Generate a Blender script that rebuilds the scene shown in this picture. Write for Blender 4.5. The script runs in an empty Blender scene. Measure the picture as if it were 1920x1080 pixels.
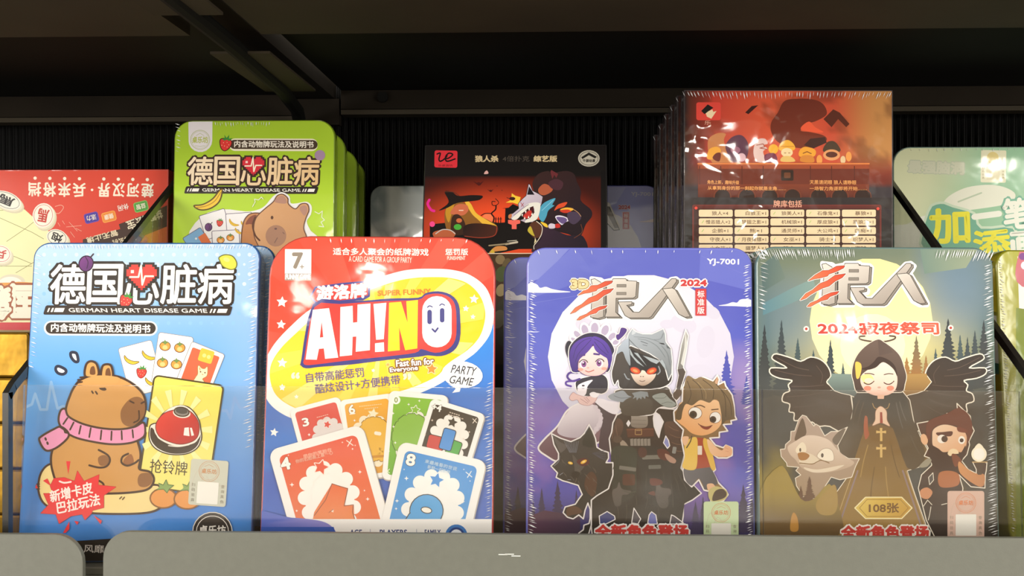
import bpy, math, random
from mathutils import Vector, Matrix, noise
from mathutils.geometry import tessellate_polygon
sc = bpy.context.scene
COL = sc.collection
R = math.radians
random.seed(7)

# ---------------------------------------------------------------- camera
FPX = 2059.0
EYE = Vector((0, 0, .139)); YAW = R(2.18)
FW = Vector((-math.sin(YAW), math.cos(YAW), 0)); RT = Vector((math.cos(YAW), math.sin(YAW), 0)); UP = Vector((0, 0, 1))
cam = bpy.data.cameras.new('camera'); cam.sensor_width = 36; cam.lens = 36*FPX/1920; cam.clip_start = .01; cam.clip_end = 50
camo = bpy.data.objects.new('camera', cam); COL.objects.link(camo)
camo.location = EYE; camo.rotation_euler = (R(90), 0, YAW); sc.camera = camo

# ---------------------------------------------------------------- world: the brightly lit store in front of the shelf
w = bpy.data.worlds.new('store'); sc.world = w; w.use_nodes = True
nt = w.node_tree; nt.nodes.clear()
def nd(nt, t, **k):
    n = nt.nodes.new(t)
    for a, b in k.items():
        if a in n.inputs: n.inputs[a].default_value = b
        else: setattr(n, a, b)
    return n
def ramp(nt, stops, interp='LINEAR'):
    n = nt.nodes.new('ShaderNodeValToRGB'); e = n.color_ramp; e.interpolation = interp
    while len(e.elements) < len(stops): e.elements.new(.5)
    for q, (p, c) in zip(e.elements, stops): q.position = p; q.color = (*c, 1)
    return n
WORLD = 1.0
tc = nd(nt, 'ShaderNodeTexCoord')
sep = nd(nt, 'ShaderNodeSeparateXYZ'); nt.links.new(tc.outputs['Generated'], sep.inputs[0])
no = nd(nt, 'ShaderNodeTexNoise', Scale=3.2, Detail=3.0, Roughness=.6)
mp = nd(nt, 'ShaderNodeMapping'); mp.inputs['Scale'].default_value = (1.6, 1, 2.6)
nt.links.new(tc.outputs['Generated'], mp.inputs[0]); nt.links.new(mp.outputs[0], no.inputs['Vector'])
r1 = ramp(nt, [(.3, (.25, .17, .11)), (.45, (.62, .46, .30)), (.52, (.95, .84, .66)), (.62, (1.5, 1.42, 1.3)), (.75, (2.1, 2.05, 2.0))])
nt.links.new(no.outputs['Fac'], r1.inputs[0])
r2 = ramp(nt, [(0, (.5, .47, .42)), (.42, (.95, .9, .82)), (.52, (.95, .93, .9)), (.62, (1.35, 1.35, 1.33)), (1, (1.3, 1.32, 1.35))])
ma = nd(nt, 'ShaderNodeMath', operation='MULTIPLY_ADD'); ma.inputs[1].default_value = .5; ma.inputs[2].default_value = .5
nt.links.new(sep.outputs[2], ma.inputs[0]); nt.links.new(ma.outputs[0], r2.inputs[0])
mm = nd(nt, 'ShaderNodeMix', data_type='RGBA', blend_type='MULTIPLY'); mm.inputs[0].default_value = 1
nt.links.new(r1.outputs[0], mm.inputs[6]); nt.links.new(r2.outputs[0], mm.inputs[7])
bg = nd(nt, 'ShaderNodeBackground'); bg.inputs[1].default_value = WORLD
wo = nd(nt, 'ShaderNodeOutputWorld'); nt.links.new(mm.outputs[2], bg.inputs[0]); nt.links.new(bg.outputs[0], wo.inputs[0])

def area(name, loc, to, sx, sy, power, col=(1, 1, 1), shape='RECTANGLE'):
    l = bpy.data.lights.new(name, 'AREA'); l.shape = shape; l.size = sx
    if shape in ('RECTANGLE', 'ELLIPSE'): l.size_y = sy
    l.energy = power; l.color = col
    o = bpy.data.objects.new(name, l); COL.objects.link(o); o.location = loc
    o.rotation_euler = (Vector(to) - Vector(loc)).to_track_quat('-Z', 'Y').to_euler()
    return o
area('side_fill_west', (-1.7, -1.0, .33), (0, .7, .14), 1.1, .9, 46, (1, .97, .93))  # added fill from the left, brightens the back row without mirroring in the tins
area('side_fill_east', (1.7, -1.0, .33), (0, .7, .14), 1.1, .9, 46, (1, .96, .9))  # matching added fill from the right, no fixture of the store
area('ceiling_light', (0, -.7, 1.6), (0, .6, .1), 1.8, .5, 7, (1, .97, .93))
for i, (x, z, q, p_) in enumerate(((-.25, .62, .022, .4), (-.40, .575, .02, .15), (.46, .56, .025, .6), (.72, .30, .016, .16), (1.15, .56, .03, .6))):
    area('spot_lamp', (x, -1.2, z), (0, .6, .1), q*2, q*2, p_, (1, .93, .82), 'DISK')
sc.view_settings.view_transform = 'Standard'; sc.view_settings.look = 'None'
sc.cycles.denoising_input_passes = 'RGB_ALBEDO_NORMAL'; sc.cycles.denoising_prefilter = 'ACCURATE'
sc.view_settings.exposure = 0; sc.view_settings.gamma = 1

# ---------------------------------------------------------------- materials
def lin(c): return c/12.92 if c <= .04045 else ((c+.055)/1.055)**2.4
def hx(h, k=1.0): return tuple(lin(int(h[i:i+2], 16)/255)*k for i in (0, 2, 4))
def mat(name, h='808080', rough=.5, metal=0, coat=0, coat_r=.1, bump=0, bscale=200, var=0, vscale=30, k=1, spec=.5, stretch=(1, 1, 1), attr=None, cbump=0, cscale=60):
    m = bpy.data.materials.new(name); m.use_nodes = True; nt = m.node_tree; b = nt.nodes['Principled BSDF']
    b.inputs['Roughness'].default_value = rough; b.inputs['Metallic'].default_value = metal
    b.inputs['Coat Weight'].default_value = coat; b.inputs['Coat Roughness'].default_value = coat_r
    b.inputs['Specular IOR Level'].default_value = .15 if attr else spec
    b.inputs['Base Color'].default_value = (*hx(h, k), 1)
    tc = nd(nt, 'ShaderNodeTexCoord'); mp = nd(nt, 'ShaderNodeMapping'); mp.inputs['Scale'].default_value = stretch
    nt.links.new(tc.outputs['Object'], mp.inputs[0])
    src = None
    if attr:
        a = nd(nt, 'ShaderNodeAttribute'); a.attribute_name = attr; src = a.outputs['Color']
    if var:
        n = nd(nt, 'ShaderNodeTexNoise', Scale=vscale, Detail=4.0); nt.links.new(mp.outputs[0], n.inputs['Vector'])
        rr = ramp(nt, [(.3, (1-var,)*3), (.7, (1+var,)*3)]); nt.links.new(n.outputs['Fac'], rr.inputs[0])
        x = nd(nt, 'ShaderNodeMix', data_type='RGBA', blend_type='MULTIPLY'); x.inputs[0].default_value = 1
        nt.links.new(rr.outputs[0], x.inputs[7])
        if src: nt.links.new(src, x.inputs[6])
        else: x.inputs[6].default_value = (*hx(h, k), 1)
        src = x.outputs[2]
    if src: nt.links.new(src, b.inputs['Base Color'])
    if bump:
        n = nd(nt, 'ShaderNodeTexNoise', Scale=bscale, Detail=3.0); nt.links.new(mp.outputs[0], n.inputs['Vector'])
        q = nd(nt, 'ShaderNodeBump', Strength=bump, Distance=.001); nt.links.new(n.outputs['Fac'], q.inputs['Height']); nt.links.new(q.outputs[0], b.inputs['Normal'])
    if cbump:
        n = nd(nt, 'ShaderNodeTexNoise', Scale=cscale, Detail=2.5, Distortion=.4); nt.links.new(mp.outputs[0], n.inputs['Vector'])
        q = nd(nt, 'ShaderNodeBump', Strength=cbump, Distance=.002); nt.links.new(n.outputs['Fac'], q.inputs['Height']); nt.links.new(q.outputs[0], b.inputs['Coat Normal'])
    return m
def clear(name, tint=(.96, .97, .97), refl=.07, rough=.03, haze=None, hz=0):
    m = bpy.data.materials.new(name); m.use_nodes = True; nt = m.node_tree; nt.nodes.clear()
    o = nd(nt, 'ShaderNodeOutputMaterial'); t = nd(nt, 'ShaderNodeBsdfTransparent'); t.inputs[0].default_value = (*tint, 1)
    g = nd(nt, 'ShaderNodeBsdfGlossy', Roughness=rough); lw = nd(nt, 'ShaderNodeFresnel', IOR=1.45)
    a = nd(nt, 'ShaderNodeMath', operation='MULTIPLY_ADD'); a.inputs[1].default_value = .5; a.inputs[2].default_value = refl-.017; nt.links.new(lw.outputs[0], a.inputs[0])
    x = nd(nt, 'ShaderNodeMixShader'); nt.links.new(a.outputs[0], x.inputs[0]); nt.links.new(t.outputs[0], x.inputs[1]); nt.links.new(g.outputs[0], x.inputs[2])
    if hz:
        d = nd(nt, 'ShaderNodeBsdfDiffuse'); d.inputs[0].default_value = (*hx(haze), 1)
        y = nd(nt, 'ShaderNodeMixShader'); y.inputs[0].default_value = hz
        nt.links.new(x.outputs[0], y.inputs[1]); nt.links.new(d.outputs[0], y.inputs[2]); x = y
    nt.links.new(x.outputs[0], o.inputs[0]); return m
PK = .86                                     # paper and tin print never reflect more than this
M_PRINT = mat('tin_print', attr='Col', rough=.45, coat=1, coat_r=.06, cbump=.10, cscale=42)
M_PRINT2 = mat('box_print', attr='Col', rough=.5, coat=.3, coat_r=.2, cbump=.1, cscale=30)
M_FILM = mat('cellophane_print', attr='Col', rough=.5, coat=1, coat_r=.05, cbump=.9, cscale=26)
M_SEAM = mat('white_film_pucker', 'f4f6f8', rough=.25, coat=1)  # real film puckers, but their white colour stands in for highlights
M_ACR = clear('clear_acrylic', tint=(.996, .996, .995), refl=.032, rough=.0, haze='b09a78', hz=.012)  # brown diffuse haze stands in for part of the warm reflected veil
M_ACRE = mat('acrylic_edge', 'c8ccc8', rough=.2, coat=1)
M_BLKP = mat('black_plastic', '24221e', rough=.25, coat=.5)
M_SMOKE = clear('smoked_acrylic', tint=(.97, .965, .94), refl=.025)

# ---------------------------------------------------------------- helpers
def mesh(name, vs, fs, mats, parent=None, mi=None, smooth=False, cols=None):
    me = bpy.data.meshes.new(name); me.from_pydata([tuple(v) for v in vs], [], fs)
    for m in mats if isinstance(mats, (list, tuple)) else [mats]: me.materials.append(m)
    if mi: me.polygons.foreach_set('material_index', mi)
    if smooth: me.polygons.foreach_set('use_smooth', [True]*len(me.polygons))
    if cols is not None:
        a = me.color_attributes.new('Col', 'FLOAT_COLOR', 'CORNER'); a.data.foreach_set('color', cols)
    me.update()
    o = bpy.data.objects.new(name, me); COL.objects.link(o)
    if parent: o.parent = parent
    return o
def tag(o, label=None, cat=None, group=None, kind=None):
    for k, v in (('label', label), ('category', cat), ('group', group), ('kind', kind)):
        if v: o[k] = v
    return o
def boxd(x0, x1, y0, y1, z0, z1, b=0):
    if not b:
        v = [(x, y, z) for x in (x0, x1) for y in (y0, y1) for z in (z0, z1)]
        return v, [(0, 1, 3, 2), (4, 6, 7, 5), (0, 4, 5, 1), (2, 3, 7, 6), (0, 2, 6, 4), (1, 5, 7, 3)]
    p = rrect(x1-x0, z1-z0, b, 3, (x0+x1)/2, (z0+z1)/2)
    return slab(p, [(0, y0, b*.0), (1, y1, 0)])
def joinm(parts):
    V, Fc = [], []
    for v, f in parts:
        n = len(V); V += list(v); Fc += [tuple(i+n for i in q) for q in f]
    return V, Fc
def rrect(wd, h, r, n=6, cx=0, cy=0, rb=None):
    rb = r if rb is None else rb
    pts = []
    for (sx, sy, a0, q) in ((1, -1, -90, rb), (1, 1, 0, r), (-1, 1, 90, r), (-1, -1, 180, rb)):
        for i in range(n+1):
            a = R(a0+90*i/n); pts.append((cx+sx*(wd/2-q)+q*math.cos(a), cy+sy*(h/2-q)+q*math.sin(a)))
    return pts
def slab(out, rings):
    """out: outline (x,z) counter-clockwise; rings: (ignored, y, inset) front to back"""
    V, Fc = [], []; n = len(out)
    cx = sum(p[0] for p in out)/n; cz = sum(p[1] for p in out)/n
    nr = []
    for i in range(n):
        a, b = out[i-1], out[(i+1) % n]; dx, dz = b[0]-a[0], b[1]-a[1]; L = math.hypot(dx, dz) or 1
        nr.append((-dz/L, dx/L))
    for _, y, ins in rings:
        V += [(p[0]+q[0]*ins, y, p[1]+q[1]*ins) for p, q in zip(out, nr)]
    for k in range(len(rings)-1):
        a, b = k*n, (k+1)*n
        Fc += [(a+i, b+i, b+(i+1) % n, a+(i+1) % n) for i in range(n)]
    Fc.append(tuple(range(n))); Fc.append(tuple(reversed(range(len(V)-n, len(V)))))
    return V, Fc
def empty(name, M):
    o = bpy.data.objects.new(name, None); COL.objects.link(o); o.matrix_world = M; o.empty_display_size = .02
    return o
def dup(root, M, label=None, group=None, name=None):
    r = root.copy(); COL.objects.link(r); r.matrix_world = M
    if label: r['label'] = label
    if group: r['group'] = group
    for ch in list(root.children):
        c = ch.copy(); COL.objects.link(c); c.parent = r
        for g in list(ch.children):
            d = g.copy(); COL.objects.link(d); d.parent = c
    return r
def unproj(px, py):
    return (FW + RT*((px-960)/FPX) + UP*((540-py)/FPX))

# ---------------------------------------------------------------- printed faces
class Face:
    """A flat printed face standing in the scene: x,y,z of its bottom centre, lean, yaw, roll, width, height."""
    def __init__(s, P, r=.008, rb=None, inset=.0009):
        x, y, z, lean, yaw, roll, s.W, s.H = P
        u = Vector((math.cos(yaw), math.sin(yaw), 0)); n0 = Vector((math.sin(yaw), -math.cos(yaw), 0))
        v = UP*math.cos(lean) - n0*math.sin(lean)
        s.u = u*math.cos(roll)+v*math.sin(roll); s.v = v*math.cos(roll)-u*math.sin(roll); s.n = s.u.cross(s.v)
        s.b = Vector((x, y, z)); s.r = r; s.rb = r if rb is None else rb
        M = Matrix.Identity(4)
        for i, a in enumerate((s.u, -s.n, s.v)):
            for j in range(3): M[j][i] = a[j]
        M.translation = s.b; s.M = M
        s.clip = rrect(s.W-2*inset, s.H-2*inset, max(s.r-inset, .0004), 7, 0, s.H/2, max(s.rb-inset, .0004))
        s.V = []; s.Fc = []; s.C = []; s.lay = {}; s.set(0, 0, 1); s.base = 4e-5; s.g = 1.0
        s.x0 = min(p[0] for p in s.clip); s.x1 = -s.x0; s.y0 = min(p[1] for p in s.clip); s.y1 = max(p[1] for p in s.clip)
    def set(s, ox, oy, k): s.ox, s.oy, s.k = ox, oy, k
    def px(s, X, Y): return s.ox+X/s.k, s.oy+Y/s.k
    def P(s, X, Y):
        a, b = s.px(X, Y); d = unproj(a, b); t = (s.b-EYE).dot(s.n)/d.dot(s.n); q = EYE+d*t-s.b
        return q.dot(s.u), q.dot(s.v)
    def inside(s, p):
        x, y = p; r = max(s.r, s.rb)
        return s.x0 <= x <= s.x1 and s.y0 <= y <= s.y1 and (abs(x) < s.x1-r or s.y0+r < y < s.y1-r)
    def add(s, pts, tris, col, step=1.2e-5):
        """pts in face metres; tris; col: function of a point -> linear rgb, or rgb"""
        G = .004; cells = set()
        for t in tris:
            xs = [pts[i][0] for i in t]; ys = [pts[i][1] for i in t]
            for a in range(int(min(xs)//G), int(max(xs)//G)+1):
                for b in range(int(min(ys)//G), int(max(ys)//G)+1): cells.add((a, b))
        L = 1+max((s.lay.get(c, 0) for c in cells), default=0)
        for c in cells: s.lay[c] = L
        d = -(s.base+L*step)
        fn = col if callable(col) else None
        def c4(p):
            c = fn(p) if fn else col
            k_ = PK*s.g; return (max(c[0], 0)*k_, max(c[1], 0)*k_, max(c[2], 0)*k_, 1.0)
        for ti, t in enumerate(tris):
            dd = d-(ti*5 % 17)*6e-7
            q = [pts[i] for i in t]
            if not all(s.inside(p) for p in q):
                q = s._clip(q)
                if len(q) < 3: continue
            n = len(s.V); s.V += [(p[0], dd, p[1]) for p in q]
            ar = sum(q[i-1][0]*q[i][1]-q[i][0]*q[i-1][1] for i in range(len(q)))
            idx = list(range(n, n+len(q)))
            if ar < 0: idx.reverse(); q = q[::-1]
            s.Fc.append(tuple(idx))
            for p in q: s.C += c4(p)
    def _clip(s, q):
        c = s.clip
        for i in range(len(c)):
            a, b = c[i-1], c[i]
            ex, ey = b[0]-a[0], b[1]-a[1]
            if abs(ex)+abs(ey) < 1e-9: continue
            sd = [ex*(p[1]-a[1])-ey*(p[0]-a[0]) for p in q]
            if all(v >= 0 for v in sd): continue
            o = []
            for j in range(len(q)):
                p0, p1, d0, d1 = q[j-1], q[j], sd[j-1], sd[j]
                if (d0 >= 0) != (d1 >= 0):
                    t = d0/(d0-d1); o.append((p0[0]+(p1[0]-p0[0])*t, p0[1]+(p1[1]-p0[1])*t))
                if d1 >= 0: o.append(p1)
            q = o
            if len(q) < 3: return []
        return q
    def col(s, c):
        if callable(c): return c
        if isinstance(c, str): return hx(c)
        c1, c2, a, b = c; c1, c2 = hx(c1), hx(c2); a, b = s.P(*a), s.P(*b)
        dx, dy = b[0]-a[0], b[1]-a[1]; L = dx*dx+dy*dy
        def f(p):
            t = min(1, max(0, ((p[0]-a[0])*dx+(p[1]-a[1])*dy)/L)); return tuple(u+(v-u)*t for u, v in zip(c1, c2))
        return f
    def poly(s, c, pts, sm=False, holes=()):
        if sm: pts = crom(pts)
        loops = [pts]+[crom(h) if sm else h for h in holes]
        lp = [[Vector((*s.P(*p), 0)) for p in l] for l in loops]
        flat = [(v.x, v.y) for l in lp for v in l]
        s.add(flat, tessellate_polygon(lp), s.col(c)); return s
    def sm(s, c, pts, ol=None, w=3):
        pts = crom(pts)
        s.poly(c, pts)
        if ol: s.line(ol, w, pts, True)
    def shp(s, c, pts, ol, w, sm=False):
        """outline underneath, then the fill"""
        if sm: pts = crom(pts)
        s.poly(c, pts); s.line(ol, w, pts, True)
    def line(s, c, w, pts, closed=False, sm=False, cap=True):
        if sm: pts = crom(pts, closed)
        if closed: pts = list(pts)+[pts[0]]
        V, T = [], []
        h = w/2
        for i in range(len(pts)-1):
            (x0, y0), (x1, y1) = pts[i], pts[i+1]; L = math.hypot(x1-x0, y1-y0)
            if L < 1e-6: continue
            nx, ny = -(y1-y0)/L*h, (x1-x0)/L*h; n = len(V)
            V += [(x0+nx, y0+ny), (x1+nx, y1+ny), (x1-nx, y1-ny), (x0-nx, y0-ny)]; T.append((n, n+1, n+2, n+3))
        if cap:
            K = 8 if w > 5 else 6
            for (x, y) in (pts if closed or len(pts) > 2 else pts):
                n = len(V); V += [(x+h*math.cos(2*math.pi*k/K), y+h*math.sin(2*math.pi*k/K)) for k in range(K)]; T.append(tuple(range(n, n+K)))
        s.add([s.P(*p) for p in V], T, s.col(c)); return s
    def ell(s, c, x, y, rx, ry=None, rot=0, ol=None, w=3, a0=0, a1=360):
        ry = rx if ry is None else ry; ca, sa = math.cos(R(rot)), math.sin(R(rot)); N = 22
        pts = []
        for i in range(N if a1-a0 == 360 else N+1):
            a = R(a0+(a1-a0)*i/N); p, q = rx*math.cos(a), ry*math.sin(a); pts.append((x+p*ca-q*sa, y+p*sa+q*ca))
        if c: s.add([s.P(*p) for p in pts], [tuple(range(len(pts)))], s.col(c))
        if ol: s.line(ol, w, pts, True)
        return pts
    def rr(s, c, x, y, wd, h, r, rot=0, ol=None, w=3, sk=0):
        ca, sa = math.cos(R(rot)), math.sin(R(rot))
        pts = [(x+(p+sk*q)*ca-q*sa, y+(p+sk*q)*sa+q*ca) for p, q in rrect(wd, h, r, 5)]
        if c: s.add([s.P(*p) for p in pts], [tuple(range(len(pts)))], s.col(c))
        if ol: s.line(ol, w, pts, True)
        return pts
    def star(s, c, x, y, r, rot=-90, k=.45, n=5, ol=None, w=3):
        pts = [(x+(r if i % 2 == 0 else r*k)*math.cos(R(rot+180*i/n)), y+(r if i % 2 == 0 else r*k)*math.sin(R(rot+180*i/n))) for i in range(2*n)]
        if ol: s.line(ol, w, pts, True)
        s.poly(c, pts)
    def text(s, t, x, y, wd, h, c, rot=0, bold=0, sk=0, ol=(), quad=None):
        """text fitted into a box centred x,y (crop pixels); ol: (colour, extra offset) drawn underneath first"""
        V, T, E = glyphs(t, 0)
        if not V: return
        xs = [v[0] for v in V]; ys = [v[1] for v in V]; ax, bx, ay, by = min(xs), max(xs), min(ys), max(ys)
        ca, sa = math.cos(R(rot)), math.sin(R(rot)); kx = wd/(bx-ax); ky = h/(by-ay)
        def f(v):
            p = (v[0]-(ax+bx)/2)*kx; q = -(v[1]-(ay+by)/2)*ky; p -= sk*q
            return (x+p*ca-q*sa, y+p*sa+q*ca)
        Q = [f(v) for v in V]
        B = bold*math.sqrt(kx*ky)*.9
        for oc, ow in list(ol)+[(c, 0)]:
            VV, TT = [], []; ow = ow+B
            for a, b in (E if ow > 0 else ()):
                (x0, y0), (x1, y1) = Q[a], Q[b]; L = math.hypot(x1-x0, y1-y0)
                if L < 1e-6: continue
                nx, ny = -(y1-y0)/L*ow, (x1-x0)/L*ow; ex, ey = (x1-x0)/L*ow*.8, (y1-y0)/L*ow*.8; n = len(VV)
                VV += [(x0+nx, y0+ny), (x1+nx, y1+ny), (x1+ex, y1+ey), (x1-nx, y1-ny), (x0-nx, y0-ny), (x0-ex, y0-ey)]; TT.append(tuple(range(n, n+6)))
            s.add([s.P(*p) for p in VV]+[s.P(*p) for p in Q], TT+[tuple(i+len(VV) for i in t_) for t_ in T], s.col(oc))
    def field(s, fn, nx=40, ny=56, c=None):
        """fn(a,b): a 0..1 left to right, b 0..1 top to bottom -> linear rgb"""
        x0, x1, y0, y1 = s.x0, s.x1, s.y0, s.y1; V = []; T = []
        for j in range(ny+1):
            for i in range(nx+1): V.append((x0+(x1-x0)*i/nx, y1+(y0-y1)*j/ny))
        for j in range(ny):
            for i in range(nx): a = j*(nx+1)+i; T.append((a, a+nx+1, a+nx+2, a+1))
        s.add(V, T, lambda p: fn((p[0]-x0)/(x1-x0), (y1-p[1])/(y1-y0)))
FONT = bpy.data.curves.new('lettering', 'FONT'); FO = bpy.data.objects.new('lettering', FONT); COL.objects.link(FO)
GL = {}
def glyphs(t, bold):
    k = (t, bold)
    if k not in GL:
        FONT.body = t; FONT.offset = bold; FONT.resolution_u = 3
        bpy.context.view_layer.update()
        me = FO.evaluated_get(bpy.context.evaluated_depsgraph_get()).to_mesh()
        V = [(v.co.x, v.co.y) for v in me.vertices]; T = [tuple(p.vertices) for p in me.polygons]
        cnt = {}
        for p in me.polygons:
            for e in p.edge_keys: cnt[e] = cnt.get(e, 0)+1
        GL[k] = (V, T, [e for e, n in cnt.items() if n == 1])
    return GL[k]
def crom(p, closed=True, n=5):
    o = []; N = len(p)
    for i in range(N if closed else N-1):
        g = (lambda j: p[j % N]) if closed else (lambda j: p[min(max(j, 0), N-1)])
        a, b, c, d = g(i-1), g(i), g(i+1), g(i+2)
        for k in range(n):
            t = k/n; o.append(tuple(.5*(2*b[m]+(c[m]-a[m])*t+(2*a[m]-5*b[m]+4*c[m]-d[m])*t*t+(3*b[m]-a[m]-3*c[m]+d[m])*t**3) for m in (0, 1)))
    if not closed: o.append(p[-1])
    return o
def mixc(a, b, t): return tuple(x+(y-x)*t for x, y in zip(a, b))
def sst(a, b, x): t = min(1, max(0, (x-a)/(b-a))); return t*t*(3-2*t)
def nz(x, y, z=0): return .5+.5*noise.fractal(Vector((x, y, z)), 1.0, 2.0, 4)
# ---------------------------------------------------------------- the setting
M_RIB = mat('ribbed_black_panel', '030303', rough=.35, spec=.05)
M_SH = mat('dark_bronze_steel', '1b160f', rough=.85, spec=.15, var=.25, vscale=14)
M_SH2 = mat('brown_grey_steel', '352f24', rough=.75, spec=.2, var=.2, vscale=10)
M_SH3 = mat('black_steel', '0b0b08', rough=.8, spec=.15, var=.2, vscale=12)
M_LIP = mat('grey_powder_coat', '5a5c54', rough=.55, var=.04, vscale=260, bump=.06, bscale=1500)
M_DECK = mat('shelf_deck_grey', '6b6a5f', rough=.4, metal=.3)
XL, XR = -1.0, 1.0
# ribbed back wall
V, Fc = [], []; p = .0054; n = int((XR-XL)/p); prof = []
for i in range(n):
    x = XL+i*p; prof += [(x, .8600), (x+p*.3, .8600), (x+p*.42, .8582), (x+p*.65, .8578), (x+p*.88, .8582)]
for x, y in prof: V += [(x, y, -.02), (x, y, .33)]
Fc = [(2*i, 2*i+2, 2*i+3, 2*i+1) for i in range(len(prof)-1)]
tag(mesh('wall_back', V, Fc, M_RIB, smooth=True), kind='structure')
# shelf deck that everything stands on
v = boxd(XL, XR, .512, .87, -.012, 0)
tag(mesh('shelf_deck', *v, M_DECK), 'grey steel shelf deck under all the tins and boxes', 'shelf')
# upper shelf: two deck plates with stiffening channels, carried by a bracket
def tube(pts, r, n=10):
    V, Fc = [], []
    for i, p in enumerate(pts):
        p = Vector(p); a = Vector(pts[max(i-1, 0)]); b = Vector(pts[min(i+1, len(pts)-1)]); t = (b-a).normalized()
        u = t.cross(Vector((1, 0, .01))).normalized(); v2 = t.cross(u)
        V += [p+(u*math.cos(2*math.pi*k/n)+v2*math.sin(2*math.pi*k/n))*r for k in range(n)]
    for i in range(len(pts)-1):
        for k in range(n): a, b = i*n+k, i*n+(k+1) % n; Fc.append((a, b, b+n, a+n))
    Fc.append(tuple(range(n))); Fc.append(tuple(reversed(range(len(V)-n, len(V)))))
    return V, Fc
def up_shelf(x0, x1, ya, z0, zb, lab, edge):
    e = empty('upper_shelf', Matrix.Translation((x0, .5, z0)))
    def prt(nm, b, m):
        vv, f = b; return mesh(nm, [(a-x0, b_-.5, c-z0) for a, b_, c in vv], f, m, e)
    prt('deck_plate', boxd(x0, x1, .46, .835, z0, z0+.006), M_SH3)
    prt('front_channel', boxd(x0, x1, .46, ya, z0-.010, z0-.0005), M_SH2)
    prt('rear_beam', joinm([boxd(x0, x1, .82, .834, zb, z0-.0005)]), M_SH)
    prt('beam_lip', boxd(x0, x1, .8205, .836, zb-.004, zb-.0005), M_SH2)
    if x1 > 0: prt('bolt', tube([(-.128, .8195, .282), (-.128, .8165, .282)], .004, 12), M_SH3)
    tag(e, lab, 'shelf', 'upper shelves'); return e
up_shelf(XL, -.196, .585, .285, .269, 'dark underside of the upper shelf above the red and green games', .2)
up_shelf(-.160, XR, .596, .288, .2735, 'dark underside of the upper shelf above the werewolf games', .2)
e = empty('shelf_bracket', Matrix.Translation((-.18, .5, .27)))
def brk(nm, vv, f, m): return mesh(nm, [(a+.18, b-.5, c-.27) for a, b, c in vv], f, m, e)
brk('arm', *tube([(-.1765, .46, .2745), (-.178, .6, .2735), (-.181, .72, .2715), (-.186, .79, .268), (-.19, .82, .258), (-.191, .845, .235), (-.191, .857, .21)], .0048), M_SH3)
brk('mount_plate', *boxd(-.1945, -.1615, .8215, .8305, .262, .2815), M_SH)
brk('web_plate', *boxd(-.1955, -.1665, .46, .834, .283, .296), M_SH)
for y0, y1 in ((.47, .53), (.618, .738)):
    brk('flange', *boxd(-.1955, -.1612, y0, y1, .2722, .2736), M_SH2)
tag(e, 'black bent tube bracket arm under the upper shelves with flange plates', 'bracket')
tag(mesh('wall_left', *boxd(XL-.01, XL, .45, .87, -.02, .33), M_SH3), kind='structure')
tag(mesh('wall_right', *boxd(XR, XR+.01, .45, .87, -.02, .33), M_SH3), kind='structure')

# price rails in front
def rail(x0, x1, za, zb, rl, rr_, lab):
    out = []
    def arc(cx, cz, r, a0):
        for i in range(9):
            a = R(a0+90*i/8); out.append((cx+r*math.cos(a), cz+r*math.sin(a)))
    out.append((x0, -.045)); out.append((x1, -.045))
    if rr_: arc(x1-rr_, zb-rr_, rr_, 0)
    else: out.append((x1, zb))
    if rl: arc(x0+rl, za-rl, rl, 90)
    else: out.append((x0, za))
    V, Fc = slab(out, [(0, .5080, .0004), (0, .5083, 0), (0, .5113, 0), (0, .5117, .0004)])
    return tag(mesh('price_rail', V, Fc, M_LIP), lab, 'price rail')
rail(-.62, -.2213, .0228, .0230, 0, .0135, 'short grey shelf price rail with one rounded corner under the gold boxes')
r_ = rail(-.2116, .75, .0246, .0258, .0125, 0, 'long grey shelf price rail running under all four tins in front')
# small white scratch
mesh('scratch', *joinm([boxd(x-.0021, x+.0021, .50780, .50795, z-.0002, z+.0002) for x, z in ((-.0235, .0156), (-.0205, .0158), (-.0175, .0150))]), M_ACRE, r_)
# shelf front edge seen in the gap between the rails
tag(mesh('shelf_front_edge', *joinm([boxd(XL, XR, .514, .520, -.04, -.0085)]), M_SH3), 'black shelf front edge seen through the gap between price rails', 'shelf edge')

# ---------------------------------------------------------------- acrylic display tray
TX0, TX1 = -.2675, .2290
def lean(y, z, k=.105): return y+z*k
tr = empty('display_tray', Matrix.Translation((0, .525, 0)))
def tpart(nm, V, Fc, m, par=None):
    return mesh(nm, [(a, b-.525, c) for a, b, c in V], Fc, m, par or tr)
def panel(x0, x1, zt0, zt1):
    y = .5262; t = .0022; V = []
    for (x, zt) in ((x0, zt0), (x1, zt1)):
        for z in (.0005, zt): V += [(x, lean(y, z, .05), z), (x, lean(y, z, .05)+t, z)]
    return V, [(0, 4, 6, 2), (1, 3, 7, 5), (0, 2, 3, 1), (4, 5, 7, 6), (0, 1, 5, 4)], (2, 6, 7, 3)
for (x0, x1, a, b) in ((-.2608, .0999, .0912, .0902), (.1003, .2215, .0902, .0897)):
    V, Fc, top = panel(x0, x1, a, b)
    fp = tpart('front_panel', V, Fc, M_ACR)
    tpart('panel_edge', [V[i] for i in top], [(0, 1, 2, 3)], M_ACRE, fp)
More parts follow.
